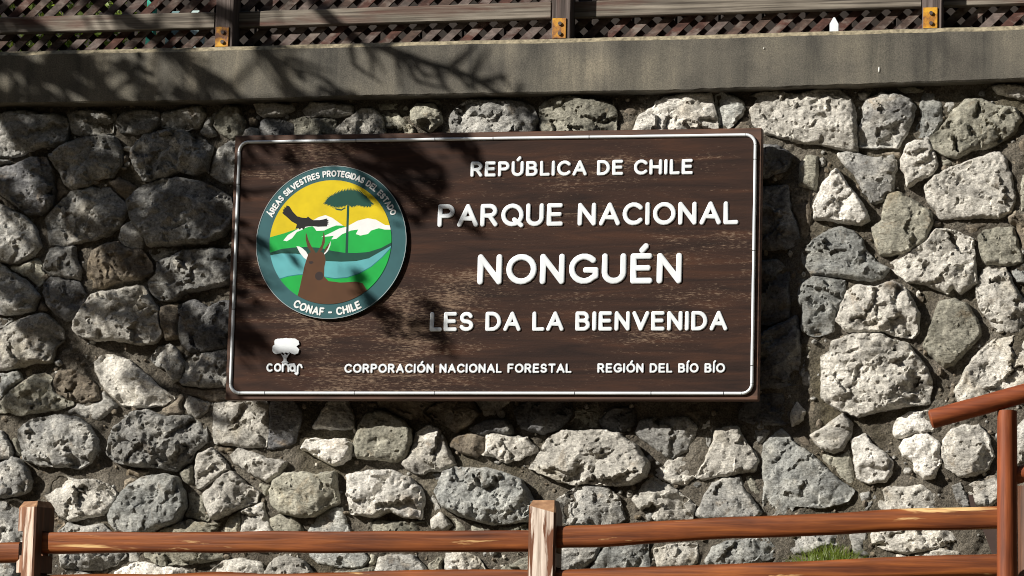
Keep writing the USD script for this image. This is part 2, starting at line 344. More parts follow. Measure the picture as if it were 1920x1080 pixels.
# unseen dark hills added behind the camera to block skylight, low towards the sun
hill_mat = plain('added_hill_dark', (0.030, 0.036, 0.018), 0.95, 0.05, 0.6, 0.6)
ha = np.radians(np.arange(-170, 171, 3.0)); hr = np.array([16, 20, 25, 31, 38, 46, 60, 90.0])
HA, HR = np.meshgrid(ha, hr)
lift_deg = 13 + 27 * np.clip((np.abs(np.degrees(HA) + 51) - 14) / 14, 0, 1) - 20 * np.clip((np.abs(np.degrees(HA)) - 105) / 30, 0, 1)
rise_h = np.tan(np.radians(lift_deg)) * HR * np.clip((HR - 16) / 16, 0, 1)
hx, hy = np.sin(HA) * HR, -4 - np.cos(HA) * HR
hz = -4.2 + rise_h + (meshkit.fbm(np.stack([hx * 0.35, hy * 0.35, hx * 0], -1), 3, 3) - 0.5) * 3 * np.clip((HR - 16) / 10, 0, 1)
hn = len(ha)
obj('wooded_hill', (np.stack([hx, hy, hz], -1).reshape(-1, 3), np.array([(j * hn + i, j * hn + i + 1, (j + 1) * hn + i + 1, (j + 1) * hn + i) for j in range(len(hr) - 1) for i in range(hn - 1)])), hill_mat, kind='structure')

# ------------------------------------------------------------------ the stone wall
REG = {'A': (0, 160, 3.6), 'B': (0, 440, 3.6), 'C': (0, 720, 3.0), 'D': (380, 720, 3.0), 'E': (780, 720, 3.0), 'F': (1180, 720, 3.0), 'G': (1440, 720, 3.0),
       'H': (1400, 440, 3.177), 'I': (1400, 150, 3.4846), 'J': (380, 160, 3.5556), 'K': (900, 150, 3.5556), 'P': (0, 0, 1.0)}
# region, tone, how far it stands out (cm), relief (1 = usual), outline
STONES = '''
A g 6 1 -70 200 0 195 120 170 190 175 250 205 370 195 430 215 445 290 420 370 350 395 230 410 150 455 60 470 -60 470
A g 4 1 450 190 560 165 700 180 750 230 735 310 640 325 540 325 485 310
A g 4 1 760 235 830 180 940 165 1060 175 1065 250 1010 305 900 310 800 305
A g 4 1 1075 190 1180 165 1340 135 1365 180 1330 270 1230 290 1130 285 1080 260
A o 4 1 1460 190 1520 135 1600 145 1640 240 1620 320 1560 355 1490 320 1440 260
A g 6 1 330 470 420 410 520 365 640 335 760 345 800 420 795 530 750 600 630 620 590 670 480 690 440 660 390 570
A d 6 1 -60 580 0 560 100 540 200 490 300 490 330 560 345 700 330 800 270 860 170 850 90 790 20 740 -50 700
A g 6 1 -60 800 0 810 90 850 170 890 235 980 255 1080 215 1140 110 1185 0 1180 -60 1170
A g 5 1 300 900 380 810 470 720 560 690 720 690 800 770 845 830 800 930 720 1000 560 1040 430 1070 330 1065
A g 7 1 860 780 930 700 1060 640 1200 630 1330 650 1450 700 1550 760 1560 900 1500 1000 1380 1050 1200 1060 1000 1070 950 980 880 880
A g 6 1.4 880 420 960 340 1060 310 1200 310 1330 340 1420 410 1400 480 1380 560 1300 590 1200 560 1090 620 960 630 920 560 880 480
A g 4 1 1470 420 1560 370 1640 370 1660 640 1500 650 1410 590 1440 500
A g 4 1 800 1010 820 950 880 915 935 950 945 1020 940 1080 890 1085 815 1060
B g 5 1 300 180 330 100 400 75 490 80 500 180 530 240 520 290 430 280 330 260 290 220
B b 6 1.2 590 200 610 110 710 60 820 50 930 90 1000 180 1010 240 930 285 760 310 690 350 590 355 580 280
B g 6 1 1060 190 1130 160 1230 110 1400 100 1620 95 1620 240 1530 320 1390 350 1250 370 1170 430 1070 430 1020 380 1000 320 1060 270
B d 5 1 295 330 340 285 430 295 520 320 560 400 540 480 480 550 430 565 370 530 310 450 290 390
B g 6 1 -60 190 0 200 60 260 150 300 215 360 245 420 210 500 120 520 30 530 -60 520
B w 7 1 600 430 660 390 800 380 920 345 960 360 1000 420 1045 500 1060 600 1075 660 1040 710 940 730 860 720 760 700 620 700 530 680 490 630 530 550 560 490
B d 6 1 1210 480 1310 440 1400 500 1500 450 1640 470 1640 730 1430 770 1280 780 1230 740 1205 650 1210 560
B b 4 1 1080 490 1180 470 1200 560 1195 680 1110 700 1080 620
B w 6 1 -60 640 0 650 80 600 200 550 280 535 340 570 400 640 410 700 350 760 330 850 290 855 240 850 130 880 40 905 -60 900
B w 5 0.7 630 860 680 820 760 815 860 850 950 930 1040 1010 1150 1095 1080 1140 960 1152 820 1140 740 1070 670 980 640 920
B g 4 1 1010 830 1060 760 1130 740 1200 800 1230 880 1210 960 1160 975 1110 900 1040 870
B g 5 1 1250 850 1330 800 1510 770 1640 800 1640 1010 1360 1020 1220 1000 1210 980 1250 930
B b 4 1 340 1000 380 920 470 910 590 970 640 1040 650 1100 560 1120 450 1100 370 1060
B b 3 1 1120 1000 1190 1010 1330 1040 1640 1040 1640 1110 1400 1110 1260 1060 1180 1040
C o 5 1 -50 110 0 100 60 40 130 -10 190 -50 240 -60 280 -30 350 20 390 70 395 110 290 140 200 150 100 165 30 150 -50 160
C g 7 1 100 260 180 200 300 180 420 185 490 230 530 310 540 360 500 430 440 465 330 455 210 450 130 420 115 340
C g 7 1.5 610 330 640 250 740 165 820 150 940 190 1040 185 1140 230 1150 320 1090 370 1050 430 980 475 880 460 760 455 640 430 605 390
C w 3 1 1040 80 1090 25 1130 55 1170 40 1175 80 1140 150 1100 180 1050 160 1030 120
C g 5 1 -50 260 0 270 30 320 55 380 40 410 -50 410
C g 6 1 -50 450 0 450 60 415 100 430 140 480 160 540 150 590 80 625 -50 630
C w 6 1 250 620 280 560 320 510 420 540 540 545 600 570 640 610 620 670 570 730 470 745 380 765 335 740 290 670
C c 8 1 610 740 660 650 720 580 800 530 930 510 990 530 1020 600 1030 680 990 770 900 800 820 830 740 835 660 820 620 780
C o 5 1 800 960 870 850 960 795 1050 770 1150 790 1240 780 1245 860 1235 980 1060 1000 900 1015
C g 5 1 -50 670 0 665 60 650 110 665 200 690 210 860 110 900 -50 900
C g 5 1.4 330 830 380 790 470 810 570 790 610 830 640 860 690 960 640 1010 560 1035 440 1040 340 1020 320 900
C x 5 1 640 1060 720 1020 790 1005 900 1025 1030 1045 1140 1075 1140 1150 640 1150
C g 4 1 340 1060 400 1030 460 1045 500 1070 500 1150 340 1150
C c 5 1 -50 1030 20 1010 60 1000 90 1060 90 1150 -50 1150
C b 3 1 690 545 720 530 745 540 720 570 690 590
D w 4 0.7 55 130 70 50 200 40 330 50 350 120 355 220 345 340 250 350 150 330 60 325
D d 4 0.8 355 230 370 130 400 70 470 70 540 150 520 250 500 320 440 345 360 355
D w 5 0.8 155 400 190 365 280 390 350 420 460 440 430 500 350 540 290 510 180 440
D w 5 1 -40 450 -30 390 40 365 110 430 130 470 60 530 -30 580 -45 530
D w 6 1 0 620 60 570 110 510 150 495 200 530 240 570 305 610 290 660 180 700 100 740 50 750 20 700
D g 5 0.7 620 240 660 170 710 90 800 90 835 180 835 240 720 245
D x 7 1 560 360 580 320 640 310 720 320 790 310 830 340 820 410 780 440 720 450 650 410 620 390
D o 6 0.8 850 330 880 240 920 170 1000 150 1090 190 1160 260 1165 330 1130 410 1080 430 980 415 870 410
D w 5 0.8 1120 450 1170 370 1200 280 1260 235 1320 260 1370 360 1410 450 1340 480 1270 480 1200 500 1140 470
D o 8 0.7 380 600 400 550 460 510 560 500 640 515 740 500 745 590 755 660 680 700 620 740 530 740 440 720 390 670
D x 8 1.3 815 520 880 500 960 490 1060 490 1150 530 1210 580 1235 650 1215 750 1130 740 1060 710 960 735 840 725 820 640
D w 4 1 215 700 270 680 330 670 350 760 400 870 390 920 210 920 215 800
D o 3 1 140 760 200 715 210 850 200 900 110 900 110 820
D o 4 1 370 760 440 730 520 760 555 820 540 880 420 880 380 830
D c 3 0.5 580 830 640 750 700 710 770 695 790 770 830 850 910 980 880 1020 760 1020 640 1000 600 960
D o 4 1 930 810 950 775 1100 780 1240 775 1260 810 1230 860 1000 870 940 850
D w 4 1 1280 760 1330 725 1390 790 1370 815 1290 810
D w 5 1 40 1045 110 1000 200 985 310 1010 325 1060 290 1150 40 1150
D w 6 1 350 1060 400 990 470 965 560 1000 600 1060 600 1150 350 1150
D g 5 0.8 970 1040 990 980 1060 960 1170 970 1230 1020 1260 1070 1230 1150 970 1150
D o 4 1 690 1070 760 1060 850 1050 940 1040 950 1150 690 1150
E c 8 1.2 110 600 160 500 220 470 330 480 430 480 520 510 580 540 620 600 650 660 650 760 540 770 420 780 330 760 240 730 150 690
E b 4 1 190 340 220 300 300 280 375 300 370 370 330 400 250 380
E w 5 0.9 345 390 380 300 430 280 520 300 620 300 670 370 580 410 500 435 440 400
E b 5 1 60 150 140 100 300 100 340 160 300 210 220 260 150 220
E d 5 1 300 250 400 200 500 200 540 270 500 290 330 275
E d 5 1 550 150 640 90 850 90 860 170 790 250 700 270 590 240
E d 5 1 1035 200 1110 130 1220 140 1225 220 1150 265 1060 250
E w 8 1.1 640 470 700 380 740 310 820 270 900 270 1000 265 1100 270 1180 310 1250 360 1300 450 1290 510 1210 560 1060 560 960 550 900 555 800 540 700 490
E g 6 1 795 650 850 610 910 580 1000 565 1080 590 1130 640 1165 750 1110 780 960 785 830 775 810 710
E g 6 1 760 1000 780 930 1020 910 1000 980 900 1050 780 1070
E c 5 1 985 1040 1030 960 1090 900 1290 880 1300 1030 1150 1060 1000 1100
E w 5 1 160 1000 170 955 270 945 340 980 375 1040 330 1140 180 1140
E o 4 1 480 1040 560 1000 640 970 700 970 700 1140 480 1140
E o 4 1 380 560 430 500 480 520 480 600 420 630 390 610
F g 4 0.9 30 270 60 210 180 185 320 190 375 240 340 320 320 370 240 410 190 400 110 330
F w 6 0.8 380 520 430 430 470 330 490 260 600 240 640 320 690 380 715 430 690 480 600 500 500 510 420 530
F w 4 1 130 490 220 430 320 400 370 440 360 510 320 550 240 555 170 525
F w 5 1 20 650 70 580 120 525 190 560 260 600 310 640 360 680 340 755 160 765 100 720 50 690
F g 5 0.7 375 735 420 640 470 560 560 515 610 510 640 590 700 670 735 720 700 755 560 760 430 755
F c 4.4 0.7 755 340 820 270 850 255 900 300 940 350 1020 390 1080 450 1170 540 1255 600 1220 650 1090 690 1000 680 920 680 890 720 800 735 755 700 760 560 750 430
F w 5 0.7 1020 290 1110 230 1200 175 1245 220 1235 290 1190 360 1150 380 1080 360 1040 320
F w 4 1 905 170 940 105 980 150 960 200 915 225
F w 3 1 890 30 920 15 912 80 885 100
F b 3 1 1000 110 1035 90 1050 140 1030 200 1000 190
F d 4 0.7 620 150 660 100 760 60 880 40 890 130 900 210 820 225 700 220 620 190
F w 5 1 140 930 230 905 370 895 375 1000 330 1025 160 1025
F c 5 1 430 1000 470 920 560 885 770 870 840 960 760 990 640 1010 520 1020 440 1015
F g 4 1 905 890 940 850 1190 830 1190 900 1080 910 1010 945 930 950 905 930
F g 3 1 1300 620 1345 610 1350 640 1310 655
G x 5 1 470 310 540 285 580 340 650 390 700 440 690 490 660 540 540 550 500 520 490 440
G x 5 1 705 240 730 200 800 160 900 150 950 180 920 262 830 265 770 295 720 290
G x 6 1 745 350 800 270 880 270 955 330 965 440 930 520 880 525 830 490 820 430 760 400
G w 6 0.9 975 380 1000 290 1080 240 1180 235 1240 300 1260 400 1230 470 1160 510 1080 520 1000 460
G w 4 1 590 700 620 620 680 575 780 580 860 570 940 620 1000 700 980 770 600 770
G w 5 1 580 850 640 790 1000 790 1160 810 1175 890 1130 925 1000 900 880 930 780 945 690 930 600 900
G w 4 1 820 970 860 940 960 930 1070 950 1080 985 1060 1010 840 1010
G w 5 1 1115 590 1180 540 1270 520 1320 560 1290 640 1240 685 1170 660 1150 630
G g 4 0.8 1040 575 1080 560 1105 610 1140 690 1080 700
G g 5 1 1390 260 1440 200 1560 190 1580 420 1440 450 1410 440
G w 3 1 1210 960 1230 900 1280 950 1300 1010 1215 1010
G g 3 1 460 850 540 830 550 960 480 950
G w 3 1 720 960 750 950 775 970 770 1000 720 1000
G g 3 1 540 700 590 640 570 700
H c 6 0.9 330 130 350 80 420 20 500 -30 560 -41 630 -20 690 40 710 100 760 160 840 200 800 250 740 265 620 255 500 240 390 225 340 170
H o 6 0.5 748 -46 802 -83 821 -165 848 -238 903 -251 985 -201 1085 -137 1099 -73 1067 9 960 95 850 115 800 110 770 50
H w 6 1 850 170 950 110 1039 55 1131 -32 1230 -23 1290 5 1340 30 1350 150 1360 280 1270 335 1225 300 1190 345 1130 310 1060 280 960 270 890 220
H o 5 0.8 1386 10 1410 -20 1493 -41 1585 -38 1610 50 1640 150 1550 175 1430 165 1395 110
H w 5 1.2 1370 310 1410 210 1460 190 1540 195 1580 270 1620 360 1700 420 1700 560 1560 570 1470 540 1430 480 1390 430
H c 6 1 320 300 400 250 440 247 580 268 580 330 550 420 520 470 510 560 440 595 380 595 330 560 335 440 305 370
H w 7 1.1 540 510 570 420 600 340 660 305 760 320 870 280 940 320 980 390 1020 470 1015 580 990 610 900 600 810 570 680 575 590 560
H o 7 0.5 1060 660 1110 520 1150 400 1240 385 1310 420 1380 540 1385 590 1320 670 1230 770 1180 785 1110 720
H w 8 1.2 510 640 640 595 800 592 830 620 950 650 1000 720 1060 790 1095 870 1080 1000 960 1010 780 1045 660 1075 560 1040 450 970 450 730 500 700
H w 5 0.8 1240 930 1300 820 1380 700 1450 640 1560 590 1750 570 1750 980 1500 1000 1270 1000
H d 5 0.8 60 160 180 150 245 220 245 480 120 530 60 520
H d 5 0.8 60 600 200 530 290 490 310 620 300 880 200 900 60 910
H g 3 0.8 300 870 320 700 360 800 385 900 310 900
I w 6 1.1 20 100 100 80 240 85 300 100 420 80 500 60 600 65 670 120 695 180 710 300 710 450 620 440 500 410 360 400 250 370 120 340 40 280 20 180
I g 6 1 760 180 790 130 880 90 980 95 1060 130 1090 170 1075 260 1030 350 980 430 850 430 740 420 735 310 770 250
I c 4 1 1130 150 1160 85 1220 90 1260 150 1265 240 1240 310 1180 365 1120 360 1115 300 1150 240
I o 6 1 1200 370 1280 300 1330 230 1430 130 1520 130 1600 160 1750 190 1790 260 1740 340 1640 400 1550 440 1450 450 1380 500 1300 480 1230 440
I o 3 1 1000 45 1090 40 1150 65 1040 78
I w 5 1 1615 45 1680 30 1860 45 1860 110 1740 100 1650 80
I g 5 0.8 600 480 680 475 800 500 970 525 960 600 940 740 880 780 820 790 780 740 700 610 640 540
I w 6 1.2 1010 520 1050 430 1100 395 1180 400 1220 470 1240 560 1200 610 1120 640 1050 690 1040 610 1010 570
I w 6 0.8 1170 690 1230 630 1340 570 1480 520 1600 480 1650 475 1690 520 1720 620 1750 760 1720 850 1640 890 1500 890 1390 895 1260 890 1230 830 1180 770
I x 7 0.9 440 830 490 700 560 600 585 590 640 670 700 740 760 830 795 910 740 940 640 930 560 910 450 900
I o 5 0.8 345 640 350 540 390 500 450 500 460 600 440 700 380 685 345 675
I d 6 0.8 60 430 200 430 290 490 260 570 180 610 60 640
I d 5 0.8 60 700 260 690 275 850 330 980 340 1070 250 1090 110 1100 60 1060
I b 4 0.8 285 700 400 720 400 850 415 1000 370 1040 340 900 285 800
I b 4 1 1780 420 1812 360 1870 360 1870 480 1790 460
I o 4 1 1790 560 1870 540 1870 860 1800 840
I w 3 1 735 85 765 72 795 78 780 112 740 108
I g 3 1 475 510 500 500 505 545 485 555
J w 4 1 335 125 420 115 580 125 590 150 520 190 400 195 360 175
J w 5 1 665 165 710 115 850 115 990 140 980 175 900 190 780 195 690 200
J w 5 1.1 880 290 960 225 1050 160 1130 158 1180 200 1200 330 1200 400 880 400
J o 4 1.1 1150 160 1290 190 1380 270 1400 310 1390 400 1210 400 1200 300 1190 200
J o 5 1.1 1385 170 1430 120 1530 125 1570 180 1580 240 1510 295 1430 260 1390 220
J o 2 1 1410 95 1450 90 1560 95 1570 112 1420 113
J o 2 1 1050 125 1340 115 1340 138 1060 142
J d 4 1 380 240 420 215 500 225 590 260 590 370 380 370
J o 4 1 600 230 660 210 760 220 870 230 865 300 860 370 600 370
J g 4 1 240 310 320 280 375 300 375 420 240 420
P g 6 1 843 230 845 213 857 200 875 190 905 187 935 188 967 190 995 198 1007 222 1000 240 985 262 860 262 845 243
K o 6 1 390 180 430 140 560 100 650 115 780 140 880 165 905 230 895 330 880 390 420 390 400 280
K b 3 1 915 200 990 165 1160 130 1150 155 1030 240 1005 330 990 380 915 380
K x 6 1 1015 265 1100 190 1230 120 1400 90 1530 90 1545 160 1575 290 1560 380 1020 380
K c 5 0.9 1570 100 1610 85 1680 105 1750 150 1755 190 1680 280 1640 320 1595 310 1575 200
'''


def smooth_outline(poly, seed, step=0.006, amp=0.0035):
    """a broken-stone outline: corners eased a little, edge rough"""
    k = min(0.004, 0.05 * math.sqrt(poly.area))
    p = poly.buffer(-k).buffer(1.9 * k).buffer(-0.7 * k)
    if p.geom_type != 'Polygon': p = max(p.geoms, key=lambda g: g.area) if len(getattr(p, 'geoms', [])) else poly
    ring = p.exterior; n = max(int(ring.length / step), 14)
    pts = np.array([ring.interpolate(i / n, normalized=True).coords[0] for i in range(n)])
    t = np.roll(pts, -1, 0) - np.roll(pts, 1, 0)
    nrm = np.stack([t[:, 1], -t[:, 0]], 1) / np.linalg.norm(t, axis=1, keepdims=True)
    q = np.c_[pts, np.full(n, seed * 7.3)]
    j = (meshkit.fbm(q * 38, 3, seed) - 0.5) * 2 * amp * 1.8 + (meshkit.noise(q * 150, seed + 9) - 0.5) * amp
    return pts + nrm * j[:, None]


def stone_mesh(outline, out, relief, seed, cell=0.0062):
    rng = np.random.default_rng(seed)
    poly = Polygon(outline)
    if not poly.is_valid:
        poly = poly.buffer(0); poly = max(getattr(poly, 'geoms', [poly]), key=lambda g: g.area)
        outline = np.array(poly.exterior.coords[:-1])
    lo, hi = outline.min(0), outline.max(0)
    X, Z = np.meshgrid(np.arange(lo[0], hi[0], cell), np.arange(lo[1], hi[1], cell))
    g = np.stack([X.ravel(), Z.ravel()], 1) + rng.uniform(-0.35, 0.35, (X.size, 2)) * cell
    kd = cKDTree(outline)
    d = kd.query(g)[0]
    keep = shapely.contains_xy(poly, g[:, 0], g[:, 1]) & (d > cell * 0.7)
    g, d = g[keep], d[keep]
    n = len(outline)
    pts = np.vstack([outline, g]); dist = np.r_[np.zeros(n), d]
    tr = Delaunay(pts).simplices
    c = pts[tr].mean(1)
    tr = tr[shapely.contains_xy(poly, c[:, 0], c[:, 1])]
    a = pts[tr[:, 1]] - pts[tr[:, 0]]; b = pts[tr[:, 2]] - pts[tr[:, 0]]
    flip = a[:, 0] * b[:, 1] - a[:, 1] * b[:, 0] < 0
    tr[flip] = tr[flip][:, ::-1]
    size = math.sqrt(poly.area); cen = np.array(poly.centroid.coords[0])
    w = min(0.10 * size, 0.016)
    h = out * (0.66 + 0.34 * np.sqrt(np.clip(1 - (1 - np.clip(dist / w, 0, 1)) ** 2, 0, 1)))
    # broken faces: a few tilted planes cut the stone
    rel = (pts - cen) / size
    cuts = [out * 1.02 + 0 * rel[:, 0]]
    for k in range(rng.integers(5, 9)):
        th = rng.uniform(0, 2 * math.pi); tilt = rng.uniform(0.16, 0.62) * size * 0.55 * min(relief, 1.2)
        cuts.append(out * rng.uniform(0.98, 1.12) + 0.17 * tilt - tilt * (rel @ [math.cos(th), math.sin(th)]) * 1.0)
    h = np.minimum(h, np.min(cuts, 0))
    h = np.maximum(h, out * 0.22)
    q = np.c_[pts, np.full(len(pts), seed * 3.1)]
    amp = relief * min(1.0, size / 0.12)
    big = meshkit.fbm(q * 17, 2, seed) - 0.5
    fine = meshkit.fbm(q * 75, 2, seed + 12) - 0.5
    warp = np.stack([meshkit.fbm(q * 26 + 3, 3, seed + 3), meshkit.fbm(q * 26 + 9, 3, seed + 6)], 1) - 0.5
    grain_dir = rng.uniform(0, math.pi); gd = np.array([math.cos(grain_dir), math.sin(grain_dir)])

    def chipped(gap, tilt, off, stretch):
        # broken granite: each chip is a small tilted plane with a ledge against the next
        k = max(int(poly.area * 1.6 / gap ** 2), 3)
        sd = rng.uniform(lo, hi, (k, 2))
        w2 = pts + warp * gap * 1.1
        squash = lambda p: np.stack([p @ gd * stretch, p @ [-gd[1], gd[0]]], 1)
        idx = cKDTree(squash(sd)).query(squash(w2), k=3)[1]
        o_, t_ = rng.normal(0, off, k), rng.normal(0, tilt, (k, 2))
        return (o_[idx] + ((w2[:, None] - sd[idx]) * t_[idx]).sum(2)).min(1) + 0.6 * tilt * gap

    inside = np.clip(dist / 0.010, 0.2, 1)
    st = rng.uniform(0.45, 0.9)
    h = h + amp * inside * (0.012 * big + chipped(0.060, 0.21, 0.0022, st) + chipped(0.021, 0.17, 0.0008, st) + 0.006 * fine)
    h = np.maximum(h, 0.006)
    base = Y_MORTAR
    v = np.stack([pts[:, 0], base - h, pts[:, 1]], 1)
    skirt = cen + (outline - cen) * 1.03
    v = np.vstack([v, np.c_[skirt[:, 0], np.full(n, base + 0.05), skirt[:, 1]]])
    m = len(pts); i = np.arange(n); j = (i + 1) % n
    ccw = poly.exterior.is_ccw
    side = np.vstack([np.c_[i, m + i, j], np.c_[j, m + i, m + j]])
    if not ccw: side = side[:, ::-1]
    return trimesh.Trimesh(v, np.vstack([tr, side]), process=False)


wall = thing('stone_wall', 'rubble retaining wall of grey and pale granite stones set in brown mortar behind the park sign', 'stone wall')
rng = np.random.default_rng(11)
outlines, specs = [], []
for line in STONES.strip().splitlines():
    t = line.split(); x0, y0, s = REG[t[0]]
    c = np.array(list(map(float, t[4:]))).reshape(-1, 2) / s + [x0, y0]
    w = Polygon(pxz(c, Y_FACE))
    if not w.is_valid: w = w.buffer(0); w = max(getattr(w, 'geoms', [w]), key=lambda g: g.area)
    outlines.append(w); specs.append((t[1], float(t[2]) / 100, float(t[3])))
# the traced stones never overlap: the later one gives way
taken = []
for k, w in enumerate(outlines):
    w = w.buffer(0.0055, join_style='mitre', mitre_limit=2.0)
    for o in taken:
        if w.intersects(o): w = w.difference(o.buffer(0.0035))
    if w.geom_type != 'Polygon': w = max(getattr(w, 'geoms', [w]), key=lambda g: g.area)
    taken.append(w); outlines[k] = w
# the wall goes on a little beyond the frame, and small stones fill the wide joints
cap_low = lambda x: float(np.interp(x, [-600, 0, 640, 1240, 1900, 2500], [203, 195, 182, 171, 149, 132]))
frame = Polygon(pxz([(0, 150), (1920, 150), (1920, 1080), (0, 1080)], Y_FACE))
region = Polygon(pxz([(-420, 225), (960, 200), (2330, 170), (2330, 1110), (960, 1140), (-420, 1170)], Y_FACE))
seeds = []
while len(seeds) < 420:
    p = np.array([rng.uniform(-2.9, 2.9), rng.uniform(-1.5, 0.8)])
    if all(np.hypot(*((p - s) * [0.8, 1.1])) > 0.115 for s in seeds) or rng.random() < 0.0005: seeds.append(p)
    elif rng.random() < 0.002: break
vor = Voronoi(np.array(seeds))
everything = unary_union(outlines)
sign_area = Polygon(pxz([(455, 262), (1412, 250), (1400, 735), (440, 740)], Y_FACE))
for r in vor.regions:
    if not r or -1 in r: continue
    c = Polygon(vor.vertices[r]).intersection(region).buffer(-0.011)
    c = c.difference(everything.buffer(0.010)).difference(sign_area)
    for g in getattr(c, 'geoms', [c]):
        g = g.buffer(-0.008).buffer(0.008)
        if g.geom_type != 'Polygon' or g.area < 0.0009: continue
        off = not frame.contains(g.centroid)
        if off and g.area < 0.006: continue
        if 4 * math.pi * g.area / g.length ** 2 < 0.42: continue
        outlines.append(Polygon(g.exterior)); specs.append((rng.choice(list('wgogcb')) if off else rng.choice(list('bobog')), rng.uniform(0.04, 0.065) if off else rng.uniform(0.022, 0.032), 1.0))
for k, (w, (tone, out, relief)) in enumerate(zip(outlines, specs)):
    if w.area < 4e-4: continue
    o = smooth_outline(w.simplify(0.0005), k)
    obj('stone', stone_mesh(o, out * rng.uniform(0.92, 1.1), relief, k + 1), STONE[tone], wall, smooth=38)
# mortar: one rough sheet, deeper on the left, rising towards the stones
cell = 0.009
mx, mz = np.arange(-3.0, 3.0, cell), np.arange(-1.75, 0.80, cell)
MX, MZ = np.meshgrid(mx, mz); q = np.stack([MX, MZ, MX * 0], -1)
allst = np.vstack([np.array(o.exterior.segmentize(0.01).coords) for o in outlines])
near = cKDTree(allst).query(np.stack([MX.ravel(), MZ.ravel()], 1))[0].reshape(MX.shape)
rise = 0.003 + 0.018 * meshkit.fbm(q * 3.1, 3, 4) + 0.010 * np.clip((MX + 0.3) / 1.2, 0, 1)
hm = rise + 0.026 * (meshkit.fbm(q * 16, 3, 8) - 0.5) + 0.016 * (meshkit.fbm(q * 60, 3, 2) - 0.5) + 0.006 * np.exp(-near / 0.012) * np.clip(meshkit.noise(q * 5, 3) * 2 - 0.7, 0, 1)
mv = np.stack([MX, Y_MORTAR - hm, MZ], -1).reshape(-1, 3); nx, nz = len(mx), len(mz)
ii, jj = np.meshgrid(np.arange(nx - 1), np.arange(nz - 1)); a = (jj * nx + ii).ravel()
obj('mortar', (mv, np.c_[a, a + 1, a + nx + 1, a + nx]), mortar_mat, wall, smooth=True)
# chips and pebbles pressed into the joints
ch = np.random.default_rng(31); chips = {'b': [], 'g': [], 'w': []}
free = np.stack([ch.uniform(-2.3, 2.3, 9000), ch.uniform(-1.3, 0.66, 9000)], 1)
inside_any = unary_union([o.buffer(0.002) for o in outlines]); shapely.prepare(inside_any)
free = free[~shapely.contains_xy(inside_any, free[:, 0], free[:, 1])][:1500]
ico = trimesh.creation.icosphere(1)
for p in free:
    r_ = 0.004 + 0.011 * ch.random() ** 2.2
    hh = hm[min(int((p[1] - mz[0]) / cell), nz - 1), min(int((p[0] - mx[0]) / cell), nx - 1)]
    v = np.array(ico.vertices) * r_ * ch.uniform(0.6, 1.3, 3) * ch.uniform(0.8, 1.2, (42, 1))
    chips[ch.choice(['b', 'b', 'g', 'w'], p=[0.35, 0.25, 0.3, 0.1])].append(trimesh.Trimesh(v + [p[0], Y_MORTAR - hh - r_ * 0.1, p[1]], ico.faces, process=False))
for t_, m_ in chips.items():
    obj('stone_chips', cat_mesh(m_), STONE[t_], wall, kind='stuff')
obj('wall_core', trimesh.creation.box(bounds=[[-3.0, 0.235, -1.9], [3.0, 0.70, 0.66]]), mortar_mat, wall)

# ------------------------------------------------------------------ concrete cap on the wall
top_px = [(-420, 105), (0, 96), (400, 87), (640, 80.5), (1240, 66.5), (1600, 56), (1900, 47), (2330, 33)]
bot_px = [(-420, 206), (0, 195), (400, 190), (640, 181.5), (1240, 171), (1600, 160), (1900, 149.5), (2330, 133)]
xs = np.linspace(-420, 2330, 420)
tz = np.array([px(x, np.interp(x, *zip(*top_px)), Y_CAP + 0.02) for x in xs]); bz = np.array([px(x, np.interp(x, *zip(*bot_px)), Y_CAP) for x in xs])
prof = []
for k in range(len(xs)):
    X = (tz[k, 0] + bz[k, 0]) / 2; zt, zb = tz[k, 2], bz[k, 2]
    j = lambda f, s, a: (meshkit.fbm(np.array([[X * f, s, 0.3]]), 3, 3)[0] - 0.5) * a
    c = 0.022 + j(9, 1, 0.008)
    prof.append([(X, 0.66, zb + 0.01), (X, 0.20, zb + 0.004), (X, Y_CAP + 0.006, zb + j(30, 2, 0.008)), (X, Y_CAP + j(6, 4, 0.004), zb + 0.006 + j(30, 2, 0.008)), (X, Y_CAP + j(6, 5, 0.004), zb + 0.07), (X, Y_CAP + j(6, 6, 0.004), zb + 0.14),
                 (X, Y_CAP + j(12, 7, 0.004), zt - c), (X, Y_CAP + c * 0.55, zt - c * 0.25), (X, Y_CAP + c * 1.5, zt), (X, 0.30, zt + 0.004), (X, 0.66, zt + 0.004)])
pv = np.array(prof); n, k = pv.shape[:2]
beam = thing('concrete_beam', 'long grimy concrete beam capping the stone wall under the lattice fence', 'concrete beam')
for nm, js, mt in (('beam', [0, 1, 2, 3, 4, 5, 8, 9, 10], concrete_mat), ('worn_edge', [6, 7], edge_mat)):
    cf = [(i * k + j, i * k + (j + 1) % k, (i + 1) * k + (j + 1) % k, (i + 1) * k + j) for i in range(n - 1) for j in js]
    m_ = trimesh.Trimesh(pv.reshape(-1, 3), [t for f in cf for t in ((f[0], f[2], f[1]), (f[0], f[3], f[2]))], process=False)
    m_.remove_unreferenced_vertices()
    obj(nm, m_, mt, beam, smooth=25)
for sx_, sy_, w_, h_ in ((1474, 69, 0.004, 0.007), (1648, 130, 0.003, 0.011), (1605, 63, 0.007, 0.003), (1432, 90, 0.003, 0.003)):
    c_ = px(sx_, sy_, Y_CAP - 0.006)
    e_ = trimesh.creation.icosphere(1); e_.apply_scale([w_, 0.003, h_]); e_.apply_translation([c_[0], Y_CAP - 0.001 if sy_ > 75 else Y_CAP + 0.008, c_[2]])
    obj('white_splash', e_, edge_white, beam, smooth=True)
cap_top = lambda x: float(np.interp(x, tz[:, 0], tz[:, 2]))
cap_bot = lambda x: float(np.interp(x, bz[:, 0], bz[:, 2]))

